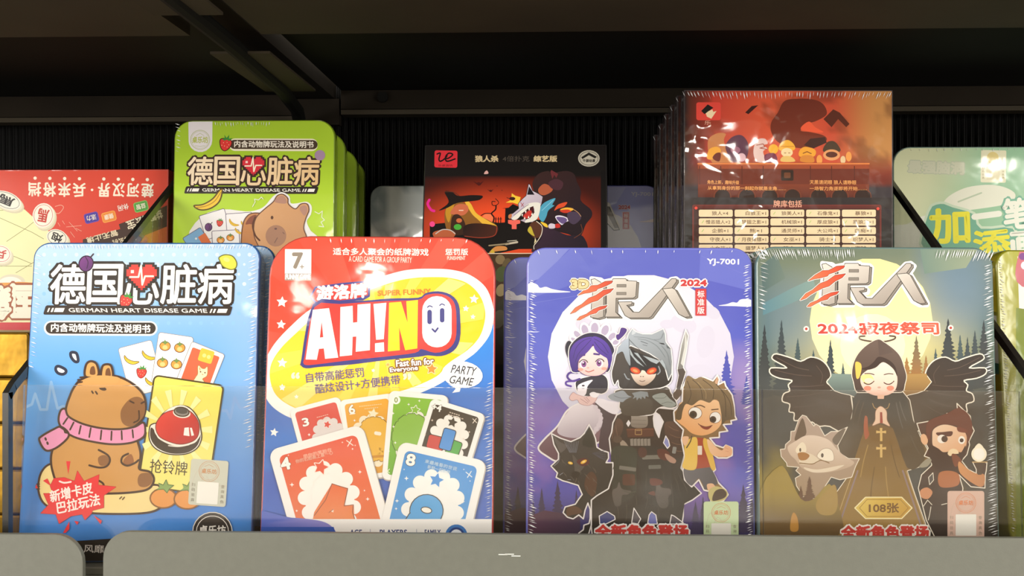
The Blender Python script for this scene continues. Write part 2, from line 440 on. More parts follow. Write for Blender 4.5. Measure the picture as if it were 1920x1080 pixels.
for s_, X in ((-1, TX0), (1, TX1)):
    t = .0022
    prof = [(.524, .0005), (.524, .088), (.530, .0925), (.800, .2345), (.800, .0005)]
    V = [(X, y, z) for y, z in prof]+[(X+t, y, z) for y, z in prof]
    sp = tpart('side_panel', V, [(0, 1, 2, 3, 4), (9, 8, 7, 6, 5), (3, 8, 9, 4), (0, 4, 9, 5)], M_SMOKE)
    w2 = .0022
    edge = []
    for (a, b), (c, d) in zip(prof[:3], prof[1:4]):
        L = math.hypot(c-a, d-b); ny, nz_ = -(d-b)/L*.0045, (c-a)/L*.0045
        q = [(a, b), (c, d), (c-ny, d-nz_), (a-ny, b-nz_)]
        V2 = [(X-.0004, y, z) for y, z in q]+[(X+t+.0004, y, z) for y, z in q]
        edge.append((V2, [(0, 1, 2, 3), (7, 6, 5, 4), (0, 4, 5, 1), (1, 5, 6, 2), (2, 6, 7, 3), (3, 7, 4, 0)]))
    tpart('panel_trim', *joinm(edge), M_BLKP, sp)
tpart("tray_floor", *boxd(TX0, TX1+.002, .524, .658, .0002, .0032), M_DECK)
tag(tr, 'clear acrylic display tray with dark sloping side panels around the front tins', 'tray')
def riser(x0, x1, y0, y1, h, lab, z0=0):
    tag(mesh('display_riser', *boxd(x0, x1, y0, y1, z0, h), M_BLKP), lab, 'riser')
# ---------------------------------------------------------------- tins and boxes
def side_mat(name, h, rough=.4): return mat(name, h, rough=rough, coat=1, coat_r=.12, cbump=.5, cscale=70, k=.9)
def wrinkles(F, side, t0, t1, n, ln, jit=.35, wid=.00022):
    """puckers of the shrink film along an edge; side 'L','R','T'; t0..t1 fraction along it"""
    V, Fc = [], []
    for i in range(n):
        t = t0+(t1-t0)*(i+.5*random.random())/n
        L = ln*(1-jit+2*jit*random.random()); wq = wid*(.5+random.random())
        if side == 'R': x, z, dx, dz = F.W/2-.0022-L/2*random.random(), F.H*t, L/2, L*.16
        elif side == 'L': x, z, dx, dz = -F.W/2+.0022+L/2*random.random(), F.H*t, L/2, -L*.16
        else: x, z, dx, dz = -F.W/2+F.W*t, F.H-.0012-L*.5, (t-.5)*L*.5, L/2
        a = Vector((x-dx, 0, z-dz)); b = Vector((x+dx, 0, z+dz)); m_ = (a+b)/2
        nn = (b-a).cross(Vector((0, 1, 0))).normalized()*wq; k = len(V); y = Vector((0, -.0005, 0)); up = Vector((0, -.00075, 0))
        V += [a+y, m_+nn+y, b+y, m_-nn+y, m_+up]
        Fc += [(k, k+4, k+1), (k+1, k+4, k+2), (k+2, k+4, k+3), (k+3, k+4, k)]
    return V, Fc
def make_tin(name, F, art, depth, m_side, m_body, seams=(), pr=None):
    root = empty(name, F.M)
    out = rrect(F.W, F.H, F.r, 8, 0, F.H/2, F.rb)
    V, Fc = slab(out, [(0, 0, .0011), (0, .00018, .0006), (0, .0006, .00018), (0, .0012, 0), (0, depth*.45, 0), (0, depth*.45+.0006, .0008)])
    mi = [0]*len(Fc)
    art(F)
    n = len(V); V = V+F.V; Fc = Fc+[tuple(i+n for i in f) for f in F.Fc]; mi += [1]*len(F.Fc)
    cols = []
    nb = sum(len(f) for f in Fc[:len(mi)-len(F.Fc)])
    cols = [.5, .5, .5, 1]*nb+F.C
    lid = mesh('lid', V, Fc, [m_side, pr or M_PRINT], root, mi, cols=cols)
    sm_ = [i < len(lid.data.polygons)-len(F.Fc) and len(Fc[i]) == 4 for i in range(len(Fc))]
    lid.data.polygons.foreach_set('use_smooth', sm_)
    out2 = rrect(F.W-.0022, F.H-.0022, F.r, 8, 0, F.H/2, F.rb)
    V, Fc = slab(out2, [(0, depth*.45+.0004, 0), (0, depth-.001, 0), (0, depth, .001)])
    mesh('tin_body', V, Fc, m_body, root, smooth=False)
    if seams:
        for s_ in seams: mesh('film_puckers', *wrinkles(F, *s_), M_SEAM, root)
    return root
def make_box(name, F, art, depth, m_side, seams=(), pr=None):
    root = empty(name, F.M)
    V, Fc = slab(rrect(F.W, F.H, F.r, 3, 0, F.H/2), [(0, 0, .0004), (0, .0004, 0), (0, depth, 0)])
    mi = [0]*len(Fc); nb = sum(len(f) for f in Fc); art(F)
    n = len(V); V = V+F.V; Fc = Fc+[tuple(i+n for i in f) for f in F.Fc]; mi += [1]*len(F.Fc)
    mesh('carton', V, Fc, [m_side, pr or M_PRINT2], root, mi, cols=[.5, .5, .5, 1]*nb+F.C)
    if seams:
        V, Fc = joinm([wrinkles(F, *s_) for s_ in seams]); mesh('film_puckers', V, Fc, M_SEAM, root)
    return root
def off(F, dx, dy, dz=0):
    M = F.M.copy(); M.translation = M.translation+Vector((dx, dy, dz)); return M
def small_text(F, c, x, y, wd, h, rot=0, n=8, lw=2):
    """tiny unreadable printed line: dashes"""
    ca, sa = math.cos(R(rot)), math.sin(R(rot))
    for i in range(n):
        p = (i+.5)/n*wd-wd/2; q = wd/n*.36
        F.line(c, lw, [(x+(p-q)*ca, y+(p-q)*sa), (x+(p+q)*ca, y+(p+q)*sa)], cap=False)
def sticker(F, x, y, wd, h, rot, bgc, em, k=1):
    """authenticity sticker with a round emblem; the code square is left blank"""
    F.rr(bgc, x, y, wd, h, wd*.07, rot)
    ca, sa = math.cos(R(rot)), math.sin(R(rot))
    def T(a, b): return (x+a*ca-b*sa, y+a*sa+b*ca)
    for q in (-.3, -.1, .12, .3): F.line('c9b8a4', 1.6*k, [T(wd*(q-.15), h*.1), T(wd*q, h*(q*.5-.1)), T(wd*(q+.2), h*.05)], sm=True, cap=False)
    ex, ey = T(0, -h*.25); F.ell(None, ex, ey, wd*.27, ol=em, w=1.8*k); F.ell(None, ex, ey, wd*.23, ol=em, w=1*k)
    F.text('桌乐坊', ex, ey, wd*.4, wd*.13, em, rot, .02)
    F.line(em, 1.5*k, [(ex-wd*.12*ca, ey-wd*.12*sa-wd*.12), (ex, ey-wd*.18), (ex+wd*.12*ca, ey+wd*.12*sa-wd*.12)])
    qx, qy = T(0, h*.22); F.rr('f2f0e6', qx, qy, wd*.56, wd*.58, wd*.02, rot)
    for q, tt in ((-1, '扫码验真'), (1, '查询真伪')):
        for i, ch in enumerate(tt):
            cx, cy = T(q*wd*.39, h*(.06+.11*i)); F.text(ch, cx, cy, wd*.09, wd*.09, '8a8270', rot)
r_ = R
# ---------------------------------------------------------------- artwork: blue capybara tin
DK = '2b2220'
TITLE = '德国心脏病'
def title(F, x0, x1, y, h, c, dk=DK, heart='e23a34', heart2='b7262c', W=None):
    """the big title with the pixel heart in place of the top of the third character; x0..x1 left to right"""
    n = 5; cw = (x1-x0)/n
    for i, ch in enumerate(TITLE):
        cx = x0+cw*(i+.5)
        q = 1 if i != 2 else .82
        F.text(ch, cx, y+(0 if i != 2 else h*.1), cw*.93, h*q, c, 0, .02, .04, ol=[(dk, cw*.075)])
    for i, ch in enumerate(TITLE):
        cx = x0+cw*(i+.5)
        if i != 2: F.text(ch, cx, y, cw*.93, h, c, 0, .02, .04)
    # pixel heart
    u = cw*.042; rows = ['0011100011100', '0111110111110', '1111111111111', '1111111111111', '1111111111111', '0111111111110', '0011111111100', '0001111111000', '0000111110000', '0000011100000', '0000001000000']
    cx = x0+cw*2.5; ty = y-h*.5
    for k, (cc, g) in enumerate(((dk, 1.0), (heart, 0))):
        for j, row in enumerate(rows):
            a = row.index('1'); b = len(row)-row[::-1].index('1')
            segs = [(a, b)] if '0' not in row[a:b] else [(2, 5), (8, 11)] if j == 0 else [(1, 6), (7, 12)]
            for (p, q) in segs:
                X0 = cx+(p-6.5)*u*1.5-g*u*1.5; X1 = cx+(q-6.5)*u*1.5+g*u*1.5; Y0 = ty+j*u*1.5-g*u*1.5; Y1 = ty+(j+1)*u*1.5+g*u*1.5
                F.poly(cc if k == 0 or j < 6 else heart2 if q-p < 3 else cc, [(X0, Y0), (X1, Y0), (X1, Y1), (X0, Y1)])
    F.rr('ffd9cf', cx-u*6, ty+u*4.5, u*2, u*2, .5); 
    F.line('fff3d8', u*1.1, [(cx-u*7.5, ty+u*8), (cx-u*2, ty+u*8), (cx-u*.3, ty+u*.5), (cx+u*.4, ty+u*13), (cx+u*2.2, ty+u*7.5), (cx+u*7.5, ty+u*7.5)])
def eng_bar(F, x0, x1, y, h, ang=0):
    cx = (x0+x1)/2; wd = x1-x0
    F.rr(DK, cx, y, wd, h*1.75, h*.35, ang, sk=-.3)
    F.text('GERMAN HEART DISEASE GAME', cx, y, wd*.74, h*.75, 'f6f2ea', ang, .012, -.28)
    for k in (-1, 1):
        for i, q in enumerate((.478, .458, .421)): F.rr('f6f2ea', cx+k*wd*q if k < 0 else cx+wd*(.392, .41, .452)[i], y+math.tan(R(ang))*k*wd*q, wd*((.008, .01, .05)[i]), h*.75, .4, ang, sk=-.4)
def strawberry(F, x, y, r, rot=0, ol='4a1a18'):
    ca, sa = math.cos(R(rot)), math.sin(R(rot))
    def T(p, q): return (x+(p*ca-q*sa)*r, y+(p*sa+q*ca)*r)
    F.shp('df3a36', crom([T(-.85, -.45), T(-.2, -.75), T(.55, -.7), T(.9, -.2), T(.6, .6), T(0, 1.05), T(-.6, .65)]), ol, r*.12)
    F.poly('3f8a3a', [T(-.6, -.6), T(-.2, -.75), T(-.35, -1.25), T(.05, -.85), T(.35, -1.35), T(.4, -.8), T(.9, -.95), T(.5, -.45), T(.1, -.6), T(-.2, -.4)])
    for p, q in ((-.3, -.1), (.2, -.2), (.5, .1), (-.1, .35), (.3, .45), (-.5, .3)): F.ell('f6c9a0', *T(p, q), r*.06)
def plum(F, x, y, r, rot=0):
    F.ell(('7a3f86', '4b2560', (x-r, y-r), (x+r, y+r)), x, y, r*.92, r*1.02, rot, ol='2a1430', w=r*.14)
    F.line('3a1a48', r*.12, [(x-r*.1, y-r*.9), (x+r*.25, y-r*.2), (x+r*.1, y+r*.6)], sm=True)
    F.line('3a2230', r*.18, [(x+r*.6, y-r*.85), (x+r*.95, y-r*1.25)])
def banana(F, x, y, r, rot=0, ol='5a4012'):
    ca, sa = math.cos(R(rot)), math.sin(R(rot))
    T = lambda p, q: (x+(p*ca-q*sa)*r, y+(p*sa+q*ca)*r)
    F.shp('f3c93a', crom([T(-1, .25), T(-.4, .2), T(.3, -.15), T(.85, -.75), T(1, -.7), T(.75, .05), T(.1, .5), T(-.6, .55)]), ol, r*.09)
    F.line('b98a20', r*.06, [T(-.9, .38), T(-.2, .32), T(.45, 0), T(.9, -.6)], sm=True, cap=False)
def persimmon(F, x, y, r, ol='5a3010'):
    F.ell('e8963c', x, y, r, r*.86, ol=ol, w=r*.13)
    F.ell('f6c27a', x, y+r*.25, r*.5, r*.42)
    F.poly('6d8a44', [(x-r*.7, y-r*.65), (x-r*.25, y-r*.75), (x, y-r*1.25), (x+r*.2, y-r*.8), (x+r*.7, y-r*.7), (x+r*.25, y-r*.45), (x, y-r*.2), (x-r*.25, y-r*.5)])
def art_tin1(F):
    F.g = .96
    top, mid, low = hx('aecdea'), hx('5fa2e2'), hx('3f86d6')
    def f(a, b):
        c = mixc(top, mid, sst(.0, .42, b)) if b < .42 else mixc(mid, low, sst(.42, .8, b))
        if b > .93: return hx('262320')
        c = mixc(c, hx('8fb6e6'), .55*sst(.7, 1.0, a)*(1-sst(.5, .9, b)))
        return c
    F.set(0, 0, 1)
    F.field(lambda a, b: f(a, min(b, .9)), 30, 60)
    F.set(0, 430, 3.6)
    for j in range(9):
        for i in range(21):
            x, y = 262+i*73+(36 if j % 2 else 0), 105+j*66
            if x < 1700: F.ell('c3daf1' if j < 5 else '86b7e8', x, y, 13 if (i+j) % 3 else 9)
    F.set(0, 0, 1)
    # faint heartbeat line low on the sheet
    F.line('86b4e4', 5, [(45, 765), (60, 758), (66, 738), (76, 768), (88, 768), (96, 716), (108, 766), (118, 762), (220, 762)])
    F.line('7fa9e0', 5, [(385, 770), (425, 770), (432, 785), (440, 745), (450, 765), (476, 765)])
    F.set(0, 430, 3.6)
    title(F, 335, 1580, 370, 262, 'fbfbf8', '27201e')
    strawberry(F, 850, 482, 48, 20); plum(F, 582, 232, 52, 20)
    F.sm('cfcf4a', [(1480, 190), (1520, 172), (1570, 182), (1598, 225), (1590, 262), (1555, 272), (1505, 250), (1485, 215)], '6a6a22', 7)
    F.ell('e6e47a', 1530, 205, 22, 14, 20)
    eng_bar(F, 302, 1562, 548, 36, .3)
    F.rr('fdfcf6', 680, 668, 766, 98, 49, .2); F.rr('2d2420', 680, 667, 744, 78, 39, .2)
    F.text('内含动物牌玩法及说明书', 680, 667, 668, 56, 'f7f4ee', .8, .03)
    # three small playing cards
    F.set(0, 430, 3.6)
    F.rr('f7f8f6', 952, 940, 232, 340, 18, -14.5, ol='8f8a88', w=4)
    banana(F, 880, 882, 48, 52); banana(F, 1000, 852, 48, 55); strawberry(F, 955, 965, 38, 5, '7a2420'); banana(F, 1020, 1030, 45, 52)
    F.rr('f7f8f6', 1165, 880, 236, 340, 18, 8.5, ol='8f8a88', w=4)
    for (x, y) in ((1115, 788), (1214, 800), (1098, 902), (1192, 912)): persimmon(F, x, y, 36)
    F.rr('f8f4ee', 1350, 945, 240, 310, 18, 22, ol='8f8a88', w=4)
    F.rr('e0603e', 1345, 960, 195, 280, 10, 20)
    F.rr('f6b83c', 1393, 855, 96, 88, 12, 17); F.ell('fbe07e', 1380, 852, 13); F.ell('fbe07e', 1410, 862, 13)
    F.sm('f3d9b0', [(1335, 930), (1345, 918), (1362, 936), (1382, 940), (1400, 925), (1404, 950), (1398, 990), (1370, 1010), (1380, 1030), (1372, 1075), (1290, 1060), (1320, 1000), (1335, 975)], 'a8703c', 5)
    F.ell('6a4020', 1355, 962, 5); F.ell('6a4020', 1385, 968, 5); F.line('d89a5a', 6, [(1348, 935), (1352, 950)]); F.line('a8703c', 4, [(1366, 978), (1372, 982)])
    # steam blobs
    F.sm('fbfbf8', [(478, 835), (495, 830), (518, 840), (528, 885), (518, 895), (500, 888), (480, 860)], '1f2a44', 20)
    F.sm('fbfbf8', [(380, 930), (400, 925), (440, 945), (445, 965), (425, 978), (395, 972), (378, 952)], '1f2a44', 20)
    F.set(0, 700, 2.842)
    OL = '40281c'; BR = 'd09a58'; LB = 'f4dc96'
    # big yellow card
    F.rr(('f0e060', 'f7ea84', (900, 60), (900, 600)), 965, 330, 372, 590, 26, 8.5, ol='4a4020', w=9)
    for k in range(14):
        a0 = 2*math.pi*k/14; cx, cy = 940, 300
        T = lambda r_, a: (cx+r_*math.cos(a)*.9, cy+r_*math.sin(a))
        p = [T(60, a0), T(215, a0-.09), T(215, a0+.09)]; F.poly('faf3a6', p)
    F.sm(LB, [(215, 545), (255, 490), (300, 500), (420, 640), (790, 595), (860, 610), (900, 660), (850, 720), (760, 745), (560, 748), (400, 735), (260, 710), (210, 640)], OL, 11)
    # bell
    F.sm('f7f0e4', [(800, 285), (820, 268), (838, 262), (870, 215), (925, 180), (975, 172), (1020, 190), (1060, 245), (1072, 300), (1075, 350), (1050, 400), (990, 430), (900, 430), (830, 400), (798, 350)], '38281c', 6)
    F.sm('382a20', [(806, 290), (830, 310), (850, 350), (940, 388), (1040, 370), (1068, 320), (1068, 350), (1045, 395), (990, 425), (905, 425), (838, 395), (804, 345)])
    F.sm('f7f0e4', [(826, 285), (850, 345), (940, 388), (1035, 368), (1070, 305), (1000, 180), (900, 190)])
    F.sm(('e23c34', 'b8262a', (860, 220), (1020, 370)), [(834, 268), (870, 218), (930, 195), (1000, 195), (1050, 240), (1064, 300), (1040, 355), (960, 378), (870, 350), (838, 315)], '7a2420', 4)
    F.ell('f2ebe0', 970, 212, 47, 26, 8); F.ell('8a8580', 970, 205, 40, 24, 8, ol=OL, w=6); F.ell('4e4a48', 970, 200, 32, 16, 8)
    F.poly('fbf3ee', [(985, 290), (1008, 288), (1012, 335), (980, 330)]); F.poly('fbf3ee', [(1014, 290), (1024, 290), (1036, 330), (1022, 334)])
    F.line('f7f0e4', 5, [(900, 385), (955, 390), (1010, 380)], sm=True)
    F.text('抢铃牌', 900, 500, 200, 74, '3a2c22', 5, .0)
    # capybara: body, head, scarf
    F.sm(BR, [(375, 120), (400, 70), (440, 30), (520, 10), (620, 15), (700, 50), (760, 105), (778, 160), (772, 220), (745, 262), (700, 285), (730, 350), (750, 420), (748, 470), (745, 510), (800, 525), (822, 565), (800, 610), (740, 630), (600, 640), (420, 635), (320, 600), (282, 520), (275, 440), (300, 370), (360, 300), (352, 200)], OL, 12)
    F.sm('8f6038', [(745, 540), (770, 530), (805, 535), (812, 580), (780, 605), (745, 600), (735, 570)])
    F.sm('8f6038', [(650, 190), (690, 140), (735, 125), (770, 150), (772, 215), (745, 255), (700, 285), (660, 270), (645, 235)])
    F.line(OL, 9, [(695, 148), (715, 158)]); F.line(OL, 9, [(755, 160), (770, 152)]); F.line(OL, 8, [(742, 200), (742, 245), (715, 262)], sm=True)
    F.ell(OL, 550, 82, 20, 10, 15); F.line(OL, 9, [(492, 96), (498, 106)]); F.line(OL, 9, [(512, 98), (520, 110)])
    # ears
    for (x, y, q) in ((490, -22, 1.0), (572, -12, .85)):
        F.sm(BR, [(x-32*q, y+40), (x-30*q, y-20), (x-5*q, y-42*q), (x+28*q, y-25), (x+34*q, y+36)], OL, 12)
        F.sm('6d4424', [(x-8*q, y+26), (x-4, y-8), (x+14, y-14), (x+20, y+26)])
    F.sm(BR, [(430, 45), (520, 12), (640, 25), (600, 70), (470, 75)])
    for p in (((418, 50), (440, 46)), ((418, 35), (442, 32)), ((430, 22), (452, 20))): F.line(OL, 9, list(p))
    F.sm('8f6038', [(525, 450), (560, 435), (585, 460), (575, 488), (535, 490)]); F.sm('9a6034', [(665, 455), (700, 430), (715, 470), (690, 490), (660, 480)])
    F.line(OL, 11, [(528, 408), (575, 435), (588, 465), (570, 495), (530, 502), (478, 490)], sm=True)
    F.line(OL, 11, [(685, 428), (655, 445), (650, 475), (680, 492), (720, 478), (740, 462)], sm=True)
    F.line(OL, 11, [(530, 572), (552, 588), (558, 615)], sm=True)
    PK_ = 'ee9cc4'
    F.sm(PK_, [(325, 200), (350, 190), (368, 230), (440, 268), (540, 292), (640, 298), (720, 285), (765, 262), (776, 300), (765, 340), (700, 370), (600, 378), (500, 365), (400, 340), (340, 300), (315, 255)], OL, 11)
    F.sm(PK_, [(330, 285), (285, 300), (225, 335), (212, 355), (235, 400), (265, 412), (320, 385), (370, 330)], OL, 11)
    for (a, b) in (((362, 238), (340, 270)), ((395, 262), (376, 300)), ((433, 280), (424, 322)), ((486, 292), (478, 340)), ((543, 305), (538, 352)), ((597, 310), (595, 355)), ((650, 308), (652, 352)), ((708, 302), (712, 342))): F.line(OL, 9, [a, b])
    F.line(OL, 10, [(322, 285), (345, 300), (350, 315), (368, 318)]); F.ell(OL, 246, 350, 6, 10, -20); F.ell(OL, 256, 372, 6, 10, -20)
    for (a, b) in (((640, 668), (650, 658)), ((655, 672), (665, 660))): F.line('6a5030', 7, [a, b])
    for y in (590, 603, 616): F.line(OL, 8, [(200, y), (212, y)])
    # persimmons
    for (x, y) in ((872, 665), (1000, 670)):
        F.ell('e89a4c', x, y, 70, 52, ol='8a5a24', w=8)
        F.poly('8aa860', [(x-25, y-80), (x, y-70), (x+15, y-98), (x+25, y-72), (x+55, y-68), (x+32, y-50), (x+20, y-28), (x+2, y-48), (x-38, y-45), (x-20, y-60)])
        F.line('56743a', 4, [(x-25, y-80), (x, y-70), (x+15, y-98), (x+25, y-72), (x+55, y-68), (x+32, y-50), (x+20, y-28), (x+2, y-48), (x-38, y-45)])
    # red burst
    random.seed(3); pts = []
    P8 = [(270, 600), (290, 560), (345, 555), (400, 575), (415, 520), (450, 575), (530, 540), (525, 595), (620, 605), (555, 650), (555, 715), (495, 730), (490, 745), (455, 780), (440, 750), (380, 760), (318, 800), (300, 750), (220, 745), (262, 700), (235, 640), (285, 640)]
    F.line('b22830', 4, P8, True); F.poly('e8343c', P8)
    for t in ([(355, 468), (378, 468), (366, 538)], [(232, 572), (255, 560), (276, 602)], [(195, 590), (205, 612), (190, 612)], [(372, 788), (338, 850), (352, 850), (372, 830)], [(398, 786), (422, 790), (414, 808)], [(500, 755), (545, 785), (538, 803)]): F.poly('e8343c', t)
    F.line('fff', 8, [(320, 575), (345, 583), (380, 578)], sm=True) if False else F.line('f8e8e0', 9, [(320, 575), (345, 583), (380, 578)], sm=True)
    F.text('新增卡皮', 382, 632, 230, 62, 'fbf2ea', -13, .03, .1); F.text('巴拉玩法', 420, 694, 232, 62, 'fbf2ea', -12, .03, .1)
    sticker(F, 1112, 583, 200, 245, 4, 'cbcdbb', 'cf8f5a')
    # round badge low right and black foot band
    F.ell('dfdcd4', 1134, 845, 108); F.ell('2c2624', 1134, 845, 103); F.ell(None, 1134, 845, 86, ol='e8e4dc', w=4); F.text('桌乐坊', 1134, 835, 140, 50, 'e8e4dc', 0, .03)
    F.poly('26211e', [(0, 905), (410, 892), (600, 880), (1000, 868), (1500, 860), (1500, 1100), (0, 1100)])
    F.text('风靡全球', 560, 936, 220, 42, 'f0ece4', 2, .01)
    F.text('的欢乐桌面游戏', 900, 940, 360, 42, 'f0ece4', 1, .01)
# ---------------------------------------------------------------- artwork: red AH!NO tin
def num_card(F, x, y, wd, h, rot, c, lab, big, edge='f4f2ee', face=None, k=1):
    """number card: white border, coloured field, cloud with a big numeral; x,y centre"""
    F.rr('b9b2ac', x+3*k, y+5*k, wd+6*k, h+6*k, wd*.1, rot); F.rr(edge, x, y, wd, h, wd*.1, rot)
    ca, sa = math.cos(R(rot)), math.sin(R(rot))
    T = lambda p, q: (x+p*wd*ca-q*wd*sa, y+p*wd*sa+q*wd*ca)
    H = h/wd; F.rr(c, x, y, wd*.83, h-wd*.17, wd*.06, rot)
    def cloud(cx, cy, r, c_='f8f6f2'):
        F.ell(c_, *T(cx, cy), r*wd*.9, r*wd*1.15, rot)
        for i in range(13):
            a = 2*math.pi*i/13; F.ell(c_, *T(cx+r*.88*math.cos(a), cy+r*1.15*math.sin(a)), r*wd*.26)
    return T, cloud
def sparkle(F, x, y, r, c='fdfaf4'):
    F.poly(c, [(x, y-r), (x+r*.22, y-r*.22), (x+r, y), (x+r*.22, y+r*.22), (x, y+r), (x-r*.22, y+r*.22), (x-r, y), (x-r*.22, y-r*.22)])
def art_tin2(F):
    F.g = .95
    red, blue = hx('de4632'), hx('2f78cc')
    def f(a, b):
        d = b-.42-(.5-a)*.05
        c = red if d < 0 else mixc(hx('2c7ad4'), hx('4a6fc0'), nz(a*3, b*5))
        if d < 0: c = mixc(hx('e8604e'), hx('d83c28'), nz(a*2, b*3, 3))
        if b > .72: c = mixc(c, hx('4257b4'), .6)
        return c
    F.field(f, 24, 60)
    F.set(480, 430, 3.483)
    # darker rays in the red
    for (a, b) in ((20, 30), (40, 48), (58, 65), (75, 80), (100, 108)):
        T = lambda q, r_: (760+r_*math.cos(R(-q)), 760-r_*math.sin(R(q)))
        F.poly(('cd3a28', 'd8412e', (760, 760), (760, 100)), [(760, 760), T(a, 1200), T(b, 1200)])
    for (a, b) in ((125, 133), (145, 155), (165, 172)):
        T = lambda q, r_: (760+r_*math.cos(R(q)), 760-r_*math.sin(R(q)))
        F.poly('d9442f', [(760, 760), T(a, 900), T(b, 900)])
    # blue right edge below the yellow bubble
    F.poly(('2f86dc', '3a74c8', (1500, 700), (1500, 1080)), [(1600, 600), (1500, 640), (1450, 700), (1400, 800), (1340, 880), (1200, 1010), (900, 1100), (1600, 1100)])
    W_ = [(1150, 258), (1280, 265), (1400, 300), (1500, 380), (1548, 500), (1550, 600), (1520, 700), (1440, 800), (1350, 870), (1270, 960), (1180, 1020), (1020, 1090), (850, 1140), (700, 1190), (540, 1240), (440, 1270), (330, 1260), (200, 1220), (100, 1150), (50, 1060), (45, 960), (60, 860), (120, 750), (220, 640), (360, 520), (560, 420), (740, 340), (900, 285), (1020, 262)]
    F.sm('f6f4f0', W_)
    Y_ = [(1150, 312), (1270, 318), (1380, 352), (1460, 430), (1496, 530), (1490, 620), (1455, 710), (1380, 790), (1250, 880), (1180, 960), (1000, 1040), (800, 1090), (600, 1150), (500, 1180), (340, 1190), (220, 1150), (130, 1080), (92, 980), (100, 880), (160, 780), (260, 680), (400, 560), (600, 460), (760, 390), (920, 338), (1030, 318)]
    F.sm(('f3c81e', 'f0cf3a', (700, 500), (300, 1100)), Y_)
    yp = crom(Y_)
    for i in range(16):
        a0 = 360*i/16+4
        T = lambda q: (820+900*math.cos(R(q)), 700+900*math.sin(R(q)))
        tri = [(820, 700), T(a0), T(a0+9)]
        # clip the ray to the bubble outline by marching
        def edge(q):
            r_ = 50
            while r_ < 900 and _in(yp, 820+(r_+12)*math.cos(R(q)), 700+(r_+12)*math.sin(R(q))): r_ += 12
            return (820+r_*math.cos(R(q)), 700+r_*math.sin(R(q)))
        F.poly('f7dc4e' if i % 2 else 'f5e07a', [(820, 700)]+[edge(a0+q) for q in (0, 3, 6, 9)])
    # age badge
    F.rr('f8f6f2', 275, 230, 172, 200, 3, .5); F.text('7', 272, 205, 60, 96, '8b8074', 0, .05); F.line('9b9084', 7, [(290, 245), (312, 245)]); F.line('9b9084', 7, [(301, 234), (301, 256)])
    F.rr('9d8f86', 275, 312, 172, 46, 2, .5); F.text('FUNNY GAME', 275, 310, 162, 32, 'faf6f0', .5, .06)
    F.text('适合多人聚会的纸牌游戏', 815, 147, 622, 46, 'f8ece4', .5, .025); F.text('A CARD GAME FOR A GROUP PARTY', 812, 197, 410, 36, 'f6ddd2', 1.2, .01)
    F.text('惩罚版', 1311, 148, 146, 42, 'f8ece4', 0, .025); F.text('PUNISHMENT', 1308, 188, 118, 24, 'f6ddd2', 0, .015)
    F.text('SUPER FUNNY', 968, 412, 345, 34, 'd07a1c', -2, .04)
    # name plate
    F.poly('3b3f86', [(385, 375), (560, 350), (740, 335), (748, 345), (745, 440), (700, 465), (560, 470), (400, 500), (350, 440)])
    F.poly('d23a36', [(395, 385), (730, 345), (732, 430), (640, 455), (400, 480), (362, 440)])
    F.text('游洛牌', 560, 408, 320, 90, 'faf2ee', -3.5, .055, .08)
    F.ell(None, 783, 328, 24, ol='c9a45a', w=3); F.text('R', 783, 328, 18, 24, 'c9a45a')
    # AH!NO
    NV, RD = '39387e', 'd93a34'
    back = [(375, 490), (560, 470), (700, 470), (870, 455), (1060, 450), (1110, 420), (1190, 408), (1270, 430), (1320, 490), (1332, 600), (1328, 720), (1290, 790), (1210, 825), (1120, 820), (1060, 830), (860, 850), (620, 880), (420, 895), (330, 905), (296, 885), (300, 850)]
    F.shp(NV, crom(back, True, 3), NV, 6)
    redp = [(385, 510), (550, 490), (860, 470), (1060, 462), (1110, 432), (1190, 422), (1262, 445), (1300, 500), (1308, 620), (1300, 720), (1255, 780), (1170, 805), (1080, 780), (1040, 805), (860, 828), (600, 855), (400, 880), (330, 885), (312, 870), (320, 830)]
    F.shp(RD, crom(redp, True, 3), RD, 3)
    F.poly('fbf0ee', [(372, 526), (478, 515), (538, 838), (452, 846), (444, 778), (412, 781), (398, 852), (325, 850)], holes=([(430, 600), (440, 705), (418, 707)],)); 
    F.poly('fbf0ee', [(552, 508), (632, 500), (634, 610), (662, 607), (664, 492), (748, 485), (744, 790), (652, 800), (656, 700), (632, 702), (628, 822), (548, 830)])
    F.poly('fbf2ee', [(768, 488), (852, 480), (835, 718), (785, 722)]); F.poly('fbf2ee', [(778, 745), (836, 738), (838, 798), (778, 802)])
    F.poly(('f6dc20', 'f2d518', (960, 470), (960, 790)), [(870, 480), (948, 474), (990, 610), (982, 470), (1058, 462), (1054, 778), (975, 790), (935, 640), (940, 790), (862, 798)])
    F.rr('f6f4f4', 1182, 604, 192, 334, 92, 0)
    F.rr(NV, 1134, 573, 30, 94, 15); F.rr(NV, 1216, 562, 30, 94, 15)
    F.line(NV, 7, [(1120, 510), (1134, 500), (1152, 508)], sm=True); F.line(NV, 7, [(1200, 498), (1214, 488), (1232, 496)], sm=True); F.line(NV, 12, [(1152, 652), (1170, 670), (1188, 646)])
    F.text('Fast fun for', 1038, 868, 244, 42, 'fdfaf4', -4, .03, ol=[('7a4a2a', 7)]); F.text('Everyone', 966, 916, 182, 38, 'fdfaf4', -5, .03, ol=[('7a4a2a', 7)])
    F.star('f0883a', 1148, 912, 36, -85, .5, ol='fbe0a8', w=9); F.star('f0a04a', 862, 884, 14, ol='f8d890', w=5)
    for (x, y, r_) in ((170, 475, 38), (165, 622, 32), (172, 872, 34), (172, 1035, 22), (766, 922, 14), (1424, 456, 32), (1371, 518, 22), (1417, 572, 18)): F.star('fbf8f2', x, y, r_, -85, .48)
    F.text('自带高能惩罚', 516, 952, 378, 62, '6a5a86', -6, .012); F.text('酷炫设计+方便携带', 664, 1012, 556, 62, '6a5a86', -6.5, .012)
